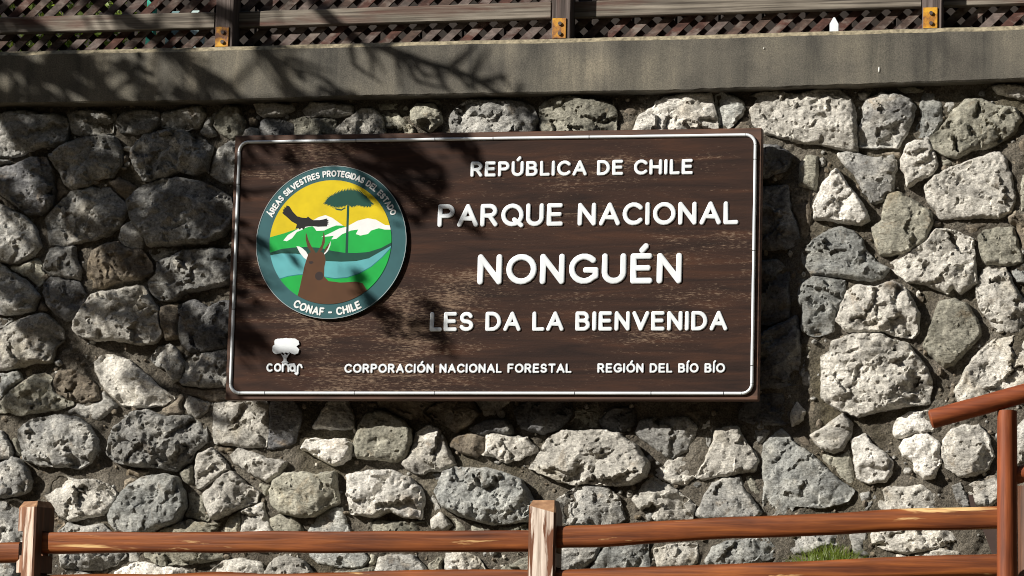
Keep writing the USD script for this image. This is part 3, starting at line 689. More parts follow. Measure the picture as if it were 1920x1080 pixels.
# ------------------------------------------------------------------ terrace and what stands behind the lattice
ty = np.array([[-4.5, 0.655], [4.5, 0.655], [30, 0.655], [30, 40], [-30, 40], [-30, 0.655]])
obj('terrace_ground', (np.array([[-30, 0.655, 0.71], [30, 0.655, 0.95], [30, 40, 0.95], [-30, 40, 0.71]]), np.array([[0, 1, 2, 3]])), soil_mat, kind='structure')
shed = thing('timber_shed', 'made up dark shed standing in for the deep shade behind the lattice fence', 'shed')
dark_board = plain('backdrop_shade', (0.018, 0.014, 0.012), 0.8, 0.2, 0.3, 20)  # made-up backdrop, near black in place of the shade behind the lattice
for k in range(46):
    x = -4.6 + k * 0.2
    obj('board', tri(bevel_box(x + 0.004, x + 0.196, 3.0, 3.03 + 0.004 * (k % 3), 0.6, 3.4, 0.004)), dark_board, shed)
obj('wall', trimesh.creation.box(bounds=[[-4.6, 3.06, 0.6], [4.6, 5.5, 3.4]]), dark_board, shed)
obj('roof', hull([(-4.9, 2.6, 3.38), (4.9, 2.6, 3.38), (-4.9, 5.9, 3.38), (4.9, 5.9, 3.38), (-4.9, 4.25, 4.4), (4.9, 4.25, 4.4)]), dark_board, shed)


def leaves(points, size, rng, flat=0.5):
    k = len(points)
    d = rng.normal(size=(k, 3)); d /= np.linalg.norm(d, axis=1, keepdims=True)
    e = np.cross(d, rng.normal(size=(k, 3))); e /= np.linalg.norm(e, axis=1, keepdims=True)
    s = size * rng.uniform(0.6, 1.3, (k, 1)); nn = np.cross(d, e)
    v = np.stack([points - d * s, points + e * s * flat + nn * s * 0.12, points + d * s, points - e * s * flat + nn * s * 0.12], 1).reshape(-1, 3)
    i = np.arange(k)[:, None] * 4
    return trimesh.Trimesh(v, np.vstack([i + [0, 1, 2], i + [0, 2, 3]]), process=False)


rs = np.random.default_rng(5)
for name, cx, wpx, label in (('leafy_shrub', 135, 70, 'lime green leafy shrub glimpsed through the lattice left of the first fence post'),):
    c = px(cx, 40, 1.1); c[2] = 0.9
    sh = thing(name, label, 'shrub')
    pts = rs.normal(size=(2600, 3)) * [0.15, 0.14, 0.2] + c + [0, 0, 0.1]
    pts = pts[pts[:, 2] > 0.74]
    obj('foliage', leaves(pts, 0.022, rs), leaf_lime, sh)
    for k in range(5):
        a = rs.normal(size=2) * 0.1
        obj('stem', tube([(c[0] + a[0] * 0.2, c[1] + a[1] * 0.2, 0.72), (c[0] + a[0], c[1] + a[1], 0.95), (c[0] + a[0] * 1.5, c[1] + a[1] * 1.5, 1.2)], [0.012, 0.009, 0.004], 6), bark, sh)
terracotta = plain('terracotta', (0.36, 0.12, 0.06), 0.8, 0.2, 0.2, 12)
for cx, lab in ((20, 'terracotta planter behind the lattice at the far left end of the fence'), (238, 'terracotta planter behind the lattice right of the lime shrub')):
    c = px(cx, 60, 0.75); z0 = 0.74
    pot = thing('terracotta_planter', lab, 'planter', loc=(c[0], 0.78, z0))
    out = [(0.001, 0.0), (0.05, 0.0), (0.062, 0.10), (0.07, 0.13), (0.07, 0.16), (0.058, 0.16), (0.05, 0.12), (0.001, 0.12)]
    obj('pot', trimesh.creation.revolve(np.array(out), sections=24), terracotta, pot, smooth=30)
teal = plain('teal_paint', (0.02, 0.30, 0.22), 0.5, 0.4)
pale = plain('pale_blue_paint', (0.36, 0.46, 0.46), 0.6, 0.3)
slate = plain('blue_grey_paint', (0.10, 0.17, 0.18), 0.6, 0.3)
c = px(289, 30, 0.9)
obj('teal_stake', tri(bevel_box(c[0] - 0.017, c[0] + 0.017, 0.85, 0.885, 0.70, 1.25, 0.003)), teal, label='narrow teal painted stake behind the lattice left of the first fence post', cat='stake')
for cx, m_, lab in ((328, slate, 'blue grey board standing behind the lattice beside the teal stake'), (372, pale, 'pale blue board standing behind the lattice next to the first fence post')):
    c = px(cx, 30, 0.9)
    obj('upright_board', tri(bevel_box(c[0] - 0.032, c[0] + 0.032, 0.88, 0.90, 0.70, 1.2, 0.003)), m_, label=lab, cat='board')
grey_plank = plain('pale_grey_paint', (0.42, 0.46, 0.44), 0.7, 0.2)
for xa, xb, lab in ((700, 735, 'short pale grey plank lying behind the lattice left of the middle fence post'), (1105, 1255, 'pale grey plank lying behind the lattice right of the middle fence post'), (1370, 1490, 'pale grey plank lying behind the lattice left of the white picket')):
    a, b = px(xa, 60, 0.36), px(xb, 55, 0.36)
    obj('low_plank', tri(bevel_box(a[0], b[0], 0.34, 0.44, cap_top(a[0]) - 0.01, cap_top(b[0]) + 0.042, 0.003)), grey_plank, label=lab, cat='plank')
a = px(1564, 55, 0.145)
obj('white_picket', tri(hull([(a[0] + sx * w_, y_, z_) for sx in (-1, 1) for y_ in (0.138, 0.152) for w_, z_ in ((0.016, cap_top(a[0]) + 0.001), (0.016, cap_top(a[0]) + 0.036), (0.003, cap_top(a[0]) + 0.060))])), white_paint, label='small white pointed picket showing under the fence rail near the right fence post', cat='picket')

# ------------------------------------------------------------------ lattice fence on the beam
fence = thing('lattice_fence', 'weathered wooden lattice fence with posts and rail along the top of the concrete beam', 'fence')
Y_POST, Y_BOARD, Y_LAT = 0.105, 0.175, 0.206
posts = [(-205, 70), (403, 436), (1034, 1066), (1729, 1760), (2380, 2411)]
pw = 0.088
post_x = []
for xa, xb in posts:
    X = px(xa, 60, Y_POST)[0]
    post_x.append((X, X + (0.072 if xa > 0 else 0.072)))
for k, ((xa, xb), lab) in enumerate(zip(post_x, (None, None, None, None, None))):
    z0 = cap_top(xa) - 0.002
    obj('post', tri(bevel_box(xa, xb, Y_POST, Y_POST + 0.095, z0, z0 + 0.75, 0.003)), grey_post, fence)
    br = obj('bracket', tri(bevel_box(xa + 0.004, xa + 0.056, Y_POST - 0.005, Y_POST - 0.0005, z0 + 0.002, z0 + 0.080, 0.001)), bracket_mat, fence)
    for dz in (0.020, 0.058):
        b = trimesh.creation.cylinder(radius=0.0075, height=0.008, sections=6); b.apply_transform(trimesh.transformations.rotation_matrix(math.pi / 2, [1, 0, 0]))
        b.apply_translation([xa + 0.033, Y_POST - 0.008, z0 + dz]); obj('bolt', b, bolt_mat, br)
rail_top = lambda x: float(np.interp(x, [-420, 0, 403, 1033, 1728, 2330], [42, 31, 22.5, 3, -19, -38]))
rail_bot = lambda x: float(np.interp(x, [-420, 0, 403, 1033, 1728, 2330], [73, 62, 52, 34, 12.5, -6]))
cuts = [(-420, 403), (403, 1034), (1034, 1729), (1729, 2330)]
for xa, xb in cuts:
    A, B = px(xa + 10, rail_bot(xa), Y_BOARD), px(xb - 2, rail_bot(xb), Y_BOARD)
    A2, B2 = px(xa + 10, rail_top(xa), Y_BOARD), px(xb - 2, rail_top(xb), Y_BOARD)
    xl = min([p[1] for p in post_x if abs(p[0] - A[0]) < 0.12] or [A[0]]) + 0.001
    pts = [(X, Yv, z) for (X, z1, z2) in ((xl, A[2], A2[2]), (B[0], B[2], B2[2])) for Yv, e in ((Y_BOARD, 0.003), (Y_BOARD + 0.03, 0)) for z in (z1 + e, z2 - e)]
    pts += [(X, Y_BOARD + 0.003, z) for (X, z1, z2) in ((xl, A[2], A2[2]), (B[0], B[2], B2[2])) for z in (z1, z2)]
    obj('rail', tri(hull(pts)), grey_wood, fence)
rl = np.random.default_rng(21)
pitch_x, sw = 0.0785, 0.030
x_left, x_right = px(-330, 60, Y_LAT)[0], px(2230, 60, Y_LAT)[0]
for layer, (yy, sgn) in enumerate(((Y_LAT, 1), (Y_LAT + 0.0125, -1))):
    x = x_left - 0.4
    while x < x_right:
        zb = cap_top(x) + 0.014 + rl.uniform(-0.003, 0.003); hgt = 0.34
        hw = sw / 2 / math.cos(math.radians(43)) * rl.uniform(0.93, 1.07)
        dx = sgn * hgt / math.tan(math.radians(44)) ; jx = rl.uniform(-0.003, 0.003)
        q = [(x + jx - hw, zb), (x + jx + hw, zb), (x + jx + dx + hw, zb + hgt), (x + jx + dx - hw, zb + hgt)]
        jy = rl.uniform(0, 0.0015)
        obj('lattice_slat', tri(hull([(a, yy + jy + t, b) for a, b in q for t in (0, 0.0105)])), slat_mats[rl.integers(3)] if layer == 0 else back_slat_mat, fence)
        x += pitch_x

# ------------------------------------------------------------------ the sign
sign = thing('park_sign', 'dark brown wooden park sign with raised white Spanish lettering mounted on the stone wall', 'sign')
W2, H2 = 1.0, 0.5017
obj('board', tri(bevel_box(-W2, W2, 0.004, 0.045, -H2, H2, 0.004)), sign_edge, sign)
for k, (xx, zz) in enumerate(((-0.75, 0), (0.0, 0), (0.75, 0))):
    obj('batten', tri(bevel_box(xx - 0.04, xx + 0.04, 0.0455, 0.125, -0.47, 0.47, 0.003)), post_side, sign)
SL = [(450, 265), (1418, 252)]
corner = [px(*c, 0.0) for c in ((448.5, 266.5), (1417.5, 253), (1409, 737.5), (433, 737.5))]
fx0, fx1 = (corner[0][0] + corner[3][0]) / 2, (corner[1][0] + corner[2][0]) / 2
fz1, fz0 = (corner[0][2] + corner[1][2]) / 2, (corner[2][2] + corner[3][2]) / 2
face = sbox(fx0 - 0.001, fz0 - 0.001, fx1 + 0.001, fz1 + 0.001).buffer(-0.036).buffer(0.036, quad_segs=10)
obj('face_panel', upright(trimesh.creation.extrude_polygon(face, 0.0035, engine='earcut'), 0.0035), sign_wood, sign)


def strip(pts, r=0.0058):
    """white half-round strip along a path on the sign face"""
    out = []
    th = np.linspace(0, math.pi, 8)
    for a, b in zip(pts[:-1], pts[1:]):
        a, b = np.array(a), np.array(b); t = (b - a) / np.linalg.norm(b - a); nn = np.array([-t[1], t[0]])
        p = [(*(c + nn * r * math.cos(x)), 0.0009 + r * 1.1 * math.sin(x)) for c in (a, b) for x in th] + [(*(c + nn * r * s), -0.001) for c in (a, b) for s in (-1, 1)]
        out.append(hull([(u[0], -0.0005 - u[2], u[1]) for u in p]))
    return tri(m3.Manifold.batch_boolean(out, m3.OpType.Add))


rad = 0.036; gap = 0.0016


def cut_line(a, b, at):
    ks = [0.0] + list(at) + [1.0]
    a, b = np.array(a), np.array(b); L = np.linalg.norm(b - a)
    for u, v_ in zip(ks[:-1], ks[1:]):
        yield [a + (b - a) * (u + gap / L), a + (b - a) * (v_ - gap / L)]


X2 = lambda xp, yp: (px(xp, yp, 0)[0] - fx0 - rad) / (fx1 - fx0 - 2 * rad)
Z2 = lambda xp, yp: (fz1 - rad - px(xp, yp, 0)[2]) / (fz1 - fz0 - 2 * rad)
for pth in ([*cut_line((fx0 + rad, fz1), (fx1 - rad, fz1), [X2(x, 260) for x in (668, 816, 925, 1105)]),
             *cut_line((fx0 + rad, fz0), (fx1 - rad, fz0), [X2(x, 737) for x in (497, 665, 815, 1078, 1221, 1357)]),
             *cut_line((fx0, fz1 - rad), (fx0, fz0 + rad), [Z2(443, y) for y in (346, 580)]),
             *cut_line((fx1, fz1 - rad), (fx1, fz0 + rad), [Z2(1415, y) for y in (299, 470, 686)])]):
    obj('border_strip', strip(pth), white_paint, sign, smooth=40)
for cx, cz, a0 in ((fx0 + rad, fz1 - rad, 90), (fx1 - rad, fz1 - rad, 0), (fx1 - rad, fz0 + rad, 270), (fx0 + rad, fz0 + rad, 180)):
    obj('border_strip', strip([(cx + rad * math.cos(math.radians(a)), cz + rad * math.sin(math.radians(a))) for a in np.linspace(a0, a0 + 90, 10)]), white_paint, sign, smooth=40)


# lettering: strokes with round ends
def arc(cx, cy, rx, ry, a0, a1):
    n = max(int(abs(a1 - a0) / 18), 3)
    return [(cx + rx * math.cos(math.radians(a)), cy + ry * math.sin(math.radians(a))) for a in np.linspace(a0, a1, n + 1)]


_P = [(0, 0), (0, 1), (.36, 1)] + arc(.36, .74, .27, .26, 90, -90) + [(0, .48)]
GLYPH = {
    'A': (.84, [[(0, 0), (.42, 1), (.84, 0)], [(.15, .33), (.69, .33)]]),
    'B': (.66, [[(0, 0), (0, 1), (.36, 1)] + arc(.36, .765, .24, .235, 90, -90) + [(0, .53)], [(.36, .53)] + arc(.39, .265, .27, .265, 90, -90) + [(0, 0)]]),
    'C': (.80, [arc(.45, .5, .45, .5, 42, 318)]), 'D': (.74, [[(0, 0), (0, 1), (.30, 1)] + arc(.30, .5, .44, .5, 90, -90) + [(0, 0)]]),
    'E': (.60, [[(.58, 1), (0, 1), (0, 0), (.6, 0)], [(0, .52), (.53, .52)]]), 'F': (.56, [[(.56, 1), (0, 1), (0, 0)], [(0, .51), (.47, .51)]]),
    'G': (.88, [arc(.46, .5, .46, .5, 45, 315) + [(.88, .2), (.88, .45), (.52, .45)]]), 'H': (.70, [[(0, 0), (0, 1)], [(.7, 0), (.7, 1)], [(0, .52), (.7, .52)]]),
    'I': (0.0, [[(0, 0), (0, 1)]]), 'L': (.52, [[(0, 1), (0, 0), (.52, 0)]]), 'N': (.70, [[(0, 0), (0, 1), (.7, 0), (.7, 1)]]), 'O': (.92, [arc(.46, .5, .46, .5, 0, 360)]),
    'P': (.63, [_P]), 'Q': (.92, [arc(.46, .5, .46, .5, 0, 360), [(.56, .25), (.92, -.06)]]), 'R': (.68, [_P, [(.34, .48), (.66, 0)]]),
    'S': (.64, [arc(.32, .745, .29, .255, 22, 265)[:-1] + arc(.32, .25, .32, .25, 85, -158)]), 'T': (.70, [[(0, 1), (.7, 1)], [(.35, 1), (.35, 0)]]),
    'U': (.68, [[(0, 1), (0, .34)] + arc(.34, .34, .34, .34, 180, 360) + [(.68, 1)]]), 'V': (.80, [[(0, 1), (.4, 0), (.8, 1)]]), '-': (.42, [[(0, .42), (.42, .42)]])}
ACUTE = {'Ú': 'U', 'É': 'E', 'Ó': 'O', 'Í': 'I', 'Á': 'A'}


def layout(text, stroke):
    """(letter, x, strokes) with a skeleton 1 high"""
    x, out = 0.0, []
    for ch in text:
        if ch == ' ': x += 0.34 + stroke; continue
        w, st = GLYPH[ACUTE.get(ch, ch)]; st = [list(s) for s in st]
        if ch in ACUTE: st.append([(w / 2 + .02, 1.24), (w / 2 + .15, 1.40)])
        side = 0.10 if ACUTE.get(ch, ch) in 'AVTLOQCG' else 0.15
        out.append((ch, x, w, st)); x += w + stroke + (side + 0.04) * 0.66
    last = out[-1]
    return out, last[1] + last[2]


def raised(strokes, r, h, y0):
    parts = []
    th = np.linspace(0, 2 * math.pi, 14, endpoint=False)
    ring = [(math.cos(a), math.sin(a)) for a in th]
    for s in strokes:
        for a, b in zip(s[:-1], s[1:]):
            pts = [(c[0] + r * k * u, y0 - z, c[1] + r * k * v_) for c in (a, b) for u, v_ in ring for k, z in ((1.0, 0.0), (1.0, h * 0.55), (0.86, h * 0.85), (0.6, h))]
            parts.append(hull(pts))
    return tri(m3.Manifold.batch_boolean(parts, m3.OpType.Add))


LINES = [('REPÚBLICA DE CHILE', 882.4, 1299.8, (303.3, 332.2), (298.2, 327.4), 7.4), ('PARQUE NACIONAL', 820.6, 1385, (384, 426.4), (377, 421), 9.8),
         ('NONGUÉN', 895, 1278.5, (477, 534), (474.5, 532), 12.8), ('LES DA LA BIENVENIDA', 805.8, 1364.4, (585.4, 621.5), (582.7, 620.5), 8.8),
         ('CORPORACIÓN NACIONAL FORESTAL', 645.8, 1072.2, (681.9, 699.8), (682.2, 699.9), 4.7), ('REGIÓN DEL BÍO BÍO', 1120.3, 1360.3, (681.7, 699.6), (680.6, 699.3), 4.7)]
M = 1 / 509.0   # metres per photograph pixel on the sign
for text, xa, xb, ya, yb, sw_ in LINES:
    z_top = (px(xa, ya[0])[2] + px(xb, yb[0])[2]) / 2; z_bot = (px(xa, ya[1])[2] + px(xb, yb[1])[2]) / 2
    X0, X1 = px(xa, ya[1])[0], px(xb, yb[1])[0]
    s = sw_ * M * 0.89; r = s / 2
    cap = z_top - z_bot - s
    lay, total = layout(text, s / cap)
    kx = (X1 - X0 - s) / total
    h = 0.0035 + 0.10 * s
    for ch, x, w, st in lay:
        obj('letter', raised([[(X0 + r + (x + p[0]) * kx, z_bot + r + p[1] * cap) for p in q] for q in st], r, h, 0.0002), white_paint, sign, smooth=35)

# the round emblem
Q = lambda u, v_: px(470 + u / 3.4833, 300 + v_ / 3.4833, -0.012)[[0, 2]]
ec = (Q(35, 537) + Q(1018, 537)) / 2; ec[1] = (Q(527, 35)[1] + Q(527, 1040)[1]) / 2
er = (Q(1018, 537)[0] - Q(35, 537)[0]) / 2
emb = obj('emblem_disc', upright(trimesh.creation.extrude_polygon(Point(ec).buffer(er, quad_segs=48), 0.012, engine='earcut'), 0.0), P['ring'], sign)
K = er / 497.0
pol = lambda s: Polygon([(ec[0] + (a - 527) * K, ec[1] - (b - 537) * K) for a, b in np.array(list(map(float, s.split()))).reshape(-1, 2)]).buffer(0)
ric = np.array([ec[0] - 4 * K, ec[1] + 0 * K])
inner = Point(ric).buffer(402 * K, quad_segs=40)
mount = pol('60 520 122 503 215 478 300 450 370 415 440 375 485 362 530 380 600 430 625 440 700 400 765 385 820 395 880 430 1000 445 1000 1000 60 1000')
snow = unary_union([pol('212 525 240 490 290 460 370 415 440 375 485 362 530 380 605 432 560 430 530 440 480 462 430 465 415 445 400 432 360 442 330 458 300 470 270 510 235 530'),
                    pol('462 505 520 480 580 450 625 440 700 400 765 385 820 395 880 430 1000 440 1000 462 880 460 840 450 790 465 770 487 720 497 690 487 705 458 660 463 600 487 562 517 530 520 545 497')])
strip_g = pol('60 618 122 605 200 580 290 570 380 568 460 575 540 595 620 608 700 610 780 603 860 578 922 545 1000 500 1000 1000 60 1000')
water = pol('60 635 122 622 200 609 300 612 400 627 500 660 600 666 700 662 780 645 860 600 922 566 1000 520 1000 1000 60 1000')
grass2 = unary_union([pol('60 830 185 780 250 760 320 750 420 748 420 1000 60 1000'), pol('420 755 490 765 560 776 640 770 720 745 800 700 870 640 922 582 1000 500 1000 1000 420 1000')])
shore = grass2.buffer(5 * K).difference(grass2)
deer = pol('300 1000 318 890 330 840 345 760 358 690 372 640 383 610 400 600 430 606 470 600 490 620 497 660 490 700 490 760 520 790 600 800 700 795 745 805 775 850 790 900 790 1000')
fur = unary_union([pol('360 475 368 490 377 520 397 560 428 604 402 606 373 567 360 520'), pol('476 468 486 500 488 540 470 590 446 610 438 604 466 555 474 510'), pol('525 533 510 575 495 600 484 610 492 575')])
ears = unary_union([pol('300 562 322 566 342 577 365 598 380 622 376 655 350 636 322 602'), pol('527 532 524 560 510 595 488 618 484 612 500 585 515 545')])
muzzle = unary_union([Point(ec[0] + (458 - 527) * K, ec[1] - (757 - 537) * K).buffer(28 * K), pol('385 662 410 660 418 672 400 680 388 674')])
bird = pol('198 345 206 334 200 324 212 320 210 308 222 310 224 296 236 300 244 302 268 338 298 368 334 378 360 380 370 370 382 380 404 394 452 394 498 384 496 392 510 394 500 402 512 408 500 414 510 422 498 426 500 436 440 438 394 432 354 438 346 456 330 444 318 456 308 444 290 452 298 420 264 402 228 370 212 358')
rj = np.random.default_rng(2)
crown = []
base = [(470, 285), (500, 245), (540, 222), (580, 205), (640, 193), (700, 203), (740, 232), (770, 262), (803, 292), (780, 311), (740, 312), (700, 302), (660, 312), (630, 300), (590, 312), (550, 317), (510, 302)]
bl = LineString(base + base[:1])
for i in range(150):
    p = bl.interpolate(i / 150, normalized=True); k = 1.0 + (0.055 if i % 2 else -0.05) * rj.uniform(0.3, 1.4)
    crown.append((636 + (p.x - 636) * k, 262 + (p.y - 262) * (k + (0.10 if i % 2 else -0.08))))
pine = unary_union([pol(' '.join(f'{a} {b}' for a, b in crown)), pol('626 300 641 300 642 612 625 612'), pol('540 320 560 330 590 335 620 318 612 312 590 325 560 320')])
sky_e = inner
layers, done = [], None
for nm, g, mt in (('deer_muzzle', muzzle, 'muzzle'), ('deer', unary_union([deer, fur]), 'deer'), ('deer_ear', ears, None), ('pine', pine, 'pine'), ('condor', bird, 'black'), ('meadow', grass2, 'green'), ('shore_line', shore, 'line'),
                  ('lake', water, 'water'), ('far_shore', strip_g, 'pine'), ('snow', snow, None), ('hillside', mount, 'green'), ('sky_field', sky_e, 'yellow')):
    g = g.intersection(inner)
    if done is not None: g = g.difference(done)
    done = g if done is None else unary_union([done, g])
    obj(nm, upright(sheet(g), -0.0135), P[mt] if mt else print_white, emb)


def on_arc(text, r, a0, a1, cap, s, inward):
    lay, total = layout(text, s / cap)
    out = []
    for ch, x, w, st in lay:
        for q in st:
            pts = []
            for p in q:
                a = math.radians(a0 + (a1 - a0) * ((x + p[0]) / total))
                rr = r + (p[1] - 0.5) * cap * (-1 if inward else 1)
                pts.append((ec[0] + rr * math.cos(a), ec[1] + rr * math.sin(a)))
            out.append(LineString(pts).buffer(s / 2, quad_segs=3))
    return unary_union(out)


obj('ring_lettering', upright(sheet(on_arc('ÁREAS SILVESTRES PROTEGIDAS DEL ESTADO', 445 * K, 157.0, 23.5, 33 * K, 8.5 * K, False)), -0.0135), print_white, emb)
obj('ring_lettering', upright(sheet(on_arc('CONAF - CHILE', 452 * K, 240.5, 296.5, 42 * K, 11 * K, True)), -0.0135), print_white, emb)
rim = Point(ec).buffer(er * 0.998, quad_segs=48).difference(Point(ec).buffer(er * 0.992, quad_segs=48))
obj('disc_rim', upright(sheet(rim), -0.0133), P['grey'], emb)

# the small tree mark with its name
Lg = lambda u, v_: px(410 + u / 4.8, 600 + v_ / 4.8, 0.0)[[0, 2]]
bl_ = Polygon([Lg(a, b) for a, b in np.array('485 272 490 242 508 228 506 192 530 172 568 171 600 165 640 168 690 170 722 190 727 220 700 238 727 268 716 300 685 310 655 300 640 290 625 300 608 290 592 302 575 290 556 298 522 306 497 296'.split(), float).reshape(-1, 2)]).buffer(0)
bl_ = unary_union([bl_] + [Point(Lg(a, b)).buffer(18 / 4.8 * M) for a, b in ((505, 270), (525, 192), (565, 186), (610, 182), (655, 184), (700, 198), (705, 270), (520, 290), (690, 292), (507, 245))])
trunk = Polygon([Lg(a, b) for a, b in ((560, 300), (585, 322), (600, 308), (618, 322), (640, 300), (622, 330), (612, 345), (612, 366), (628, 384), (570, 384), (588, 366), (588, 345))]).buffer(0)
obj('tree_mark', upright(thick(unary_union([bl_, trunk]).buffer(0.0006), 0.006), 0.0004), white_paint, sign)
LW = {'c': [arc(465, 430, 24, 30, 50, 310)], 'o': [arc(535, 430, 26, 30, 0, 360)], 'n': [[(580, 462), (580, 400)], arc(606, 428, 26, 30, 180, 360) + [(632, 462)]],
      'a': [arc(668, 436, 20, 24, 0, 360), [(640, 405), (680, 400), (690, 420), (690, 462)]], 'f': [[(752, 428), (744, 408), (728, 404), (716, 418), (714, 470), (706, 490)], [(694, 482), (706, 490), (716, 478)]]}
for ch, st in LW.items():
    st2 = [[tuple(Lg(a, 860 - b if False else b)) for a, b in q] for q in st]
    obj('letter', raised(st2, 2.1 * M, 0.005, 0.0002), white_paint, sign, smooth=35)

# ------------------------------------------------------------------ split rail fence in front of the wall
rail_fence = thing('split_rail_fence', 'red brown wooden rail fence with two square weathered posts in front of the stone wall', 'fence')


def square_post(xpx, ytop, size, turn, seed, mats, low=1250):
    c = px(xpx, ytop, Y_RAIL); zt = c[2]; zb = ground_z(c[0], Y_RAIL) - 0.05
    return c, zt, zb


def rail_seg(A, B, w, h, mat_, seed, round_=0.42):
    """hand-split rail: rounded section that wanders a little"""
    A, B = np.array(A), np.array(B); L = np.linalg.norm(B - A); n = max(int(L / 0.05), 2)
    th = np.linspace(0, 2 * math.pi, 18, endpoint=False)
    sup = lambda c: np.sign(c) * np.abs(c) ** round_
    vs = []
    for k in range(n + 1):
        p = A + (B - A) * k / n
        q = np.array([[p[0] * 2.2, seed * 3.3, j * 0.0] for j in range(2)])
        wob = (meshkit.fbm(np.array([[p[0] * 2.0, seed * 5.1, 0.5]]), 2, seed)[0] - 0.5)
        wob2 = (meshkit.fbm(np.array([[p[0] * 2.6, seed * 5.1, 3.5]]), 2, seed)[0] - 0.5)
        rr = 1 + 0.18 * (meshkit.noise(np.stack([np.full(18, p[0] * 5), np.cos(th) * 1.5, np.sin(th) * 1.5], 1), seed) - 0.5)
        vs.append(np.stack([np.full(18, p[0]), p[1] + rr * w / 2 * sup(np.cos(th)) * (1 + wob * 0.12), p[2] + wob2 * 0.022 + rr * h / 2 * sup(np.sin(th)) * (1 + wob * 0.12)], 1))
    v = np.concatenate(vs); f = []
    for i in range(n):
        for j in range(18):
            a0, a1 = i * 18 + j, i * 18 + (j + 1) % 18
            f += [(a0, a1, a1 + 18), (a0, a1 + 18, a0 + 18)]
    v = np.vstack([v, A, B]); c0, c1 = len(v) - 2, len(v) - 1
    for j in range(18):
        f += [(c0, (j + 1) % 18, j), (c1, n * 18 + j, n * 18 + (j + 1) % 18)]
    m = trimesh.Trimesh(v, f, process=False)
    if m.volume < 0: m.invert()
    return m


def rl_pt(x, y, Y=Y_RAIL): return px(x, y, Y)


YR = Y_RAIL
# posts: (front corner px left, px corner right, top y, turn in degrees, size)
def build_post(xc, ytop, size, turn, holes, slant, seed, label=None, front_mat=None):
    c = px(xc, ytop, YR); zt = c[2]; zb = float(ground_z(c[0], YR)) - 0.15
    h = size / 2; b = 0.006
    pts = []
    for sx in (-1, 1):
        for sy in (-1, 1):
            for dx, dy in ((b, 0), (0, b)):
                pts += [(sx * (h - dx), sy * (h - dy), zb - zt), (sx * (h - dx), sy * (h - dy), -0.024 - slant * 0.022 * (sx > 0))]
            pts += [(sx * (h - 0.010), sy * (h - 0.018), -0.002)]
    m = hull(pts)
    m = m.refine_to_length(0.035)
    k = m.to_mesh(); v = np.array(k.vert_properties[:, :3], float)
    v[:, :2] *= 1 + 0.03 * (meshkit.fbm(np.c_[v[:, :2] * 12, v[:, 2] * 3] + seed, 3, seed)[:, None] - 0.5)
    m = trimesh.Trimesh(v, k.tri_verts, process=False)
    T = trimesh.transformations.rotation_matrix(math.radians(turn), [0, 0, 1]); T[:3, 3] = (c[0], YR, zt)
    m.apply_transform(T)
    man = m3.Manifold(m3.Mesh(np.asarray(m.vertices, np.float32), np.asarray(m.faces, np.uint32)))
    for z_, hh, w_ in holes:
        man = man - m3.Manifold.cube((0.5, w_, hh), True).translate((c[0], YR, z_))
    m = tri(man); m = trimesh.Trimesh(m.vertices, m.faces, process=True)
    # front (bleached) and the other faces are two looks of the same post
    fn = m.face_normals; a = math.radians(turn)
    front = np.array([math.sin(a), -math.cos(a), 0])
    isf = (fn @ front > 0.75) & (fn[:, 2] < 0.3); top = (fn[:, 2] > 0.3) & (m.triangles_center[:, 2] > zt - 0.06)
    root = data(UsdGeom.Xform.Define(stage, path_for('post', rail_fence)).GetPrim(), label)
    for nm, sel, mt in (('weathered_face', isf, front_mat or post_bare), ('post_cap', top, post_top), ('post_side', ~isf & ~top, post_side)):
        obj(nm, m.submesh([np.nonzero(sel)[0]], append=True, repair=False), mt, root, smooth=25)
    return c


zr = lambda x, y: px(x, y, YR)[2]
up = [((-60, 1040), (40, 1037)), ((70, 1018), (1030, 1015)), ((1012, 1008), (1890, 968))]
lo = [((-60, 1115), (40, 1110)), ((70, 1098), (1030, 1090)), ((1012, 1090), (1890, 1057))]
build_post(70, 940, 0.094, -30, [(zr(70, 1020), 0.086, 0.066), (zr(70, 1098), 0.086, 0.066)], 0, 3, 'left square post with brown front face', post_brown)
build_post(1024, 938, 0.096, -5, [(zr(1024, 1012), 0.094, 0.06), (zr(1024, 1090), 0.094, 0.06)], 1, 7, 'middle square post with bleached peeling front face')
for k, (a, b) in enumerate(up + lo):
    A, B = px(*a, YR), px(*b, YR)
    obj('rail', rail_seg(A, B, 0.060, 0.073, rail_mat, k + 1, 0.55 if k % 3 == 2 else 0.42), rail_mat, rail_fence, smooth=40)

# ------------------------------------------------------------------ round log handrail at the right edge
YH = -0.80
hand = thing('log_handrail', 'red brown round log handrail sloping up on round posts at the right edge', 'handrail')
p0, p1 = px(1747, 786, YH), px(2300, 632, YH + 0.1)
n = 40; pts = np.array([p0 + (p1 - p0) * t for t in np.linspace(0, 1, n)])
d = (p1 - p0) / np.linalg.norm(p1 - p0)
pts = np.vstack([p0 - d * 0.006, p0 - d * 0.002, pts])
obj('top_rail', tube(pts, np.r_[0.024, 0.030, np.full(n, 0.0325)], 20, 0.012, 3), handrail_mat, hand, smooth=50)
c = px(1888, 772, YH + 0.02); z0 = float(ground_z(c[0], YH)) - 0.1
zs = np.linspace(z0, c[2] + 0.004, 30)
obj('post', tube([(c[0] + 0.006 * (c[2] - z) , YH + 0.03, z) for z in zs], np.linspace(0.036, 0.0335, 30), 20, 0.012, 4), log_mat, hand, smooth=50)
p0, p1 = px(1898, 893, YH + 0.05), px(2300, 790, YH + 0.12)
obj('lower_rail', tube([p0 + (p1 - p0) * t for t in np.linspace(0, 1, 24)], 0.030, 18, 0.012, 5), handrail_mat, hand, smooth=50)
c = px(1932, 912, YH + 0.35)
zs = np.linspace(float(ground_z(c[0], YH + 0.35)) - 0.1, c[2], 20)
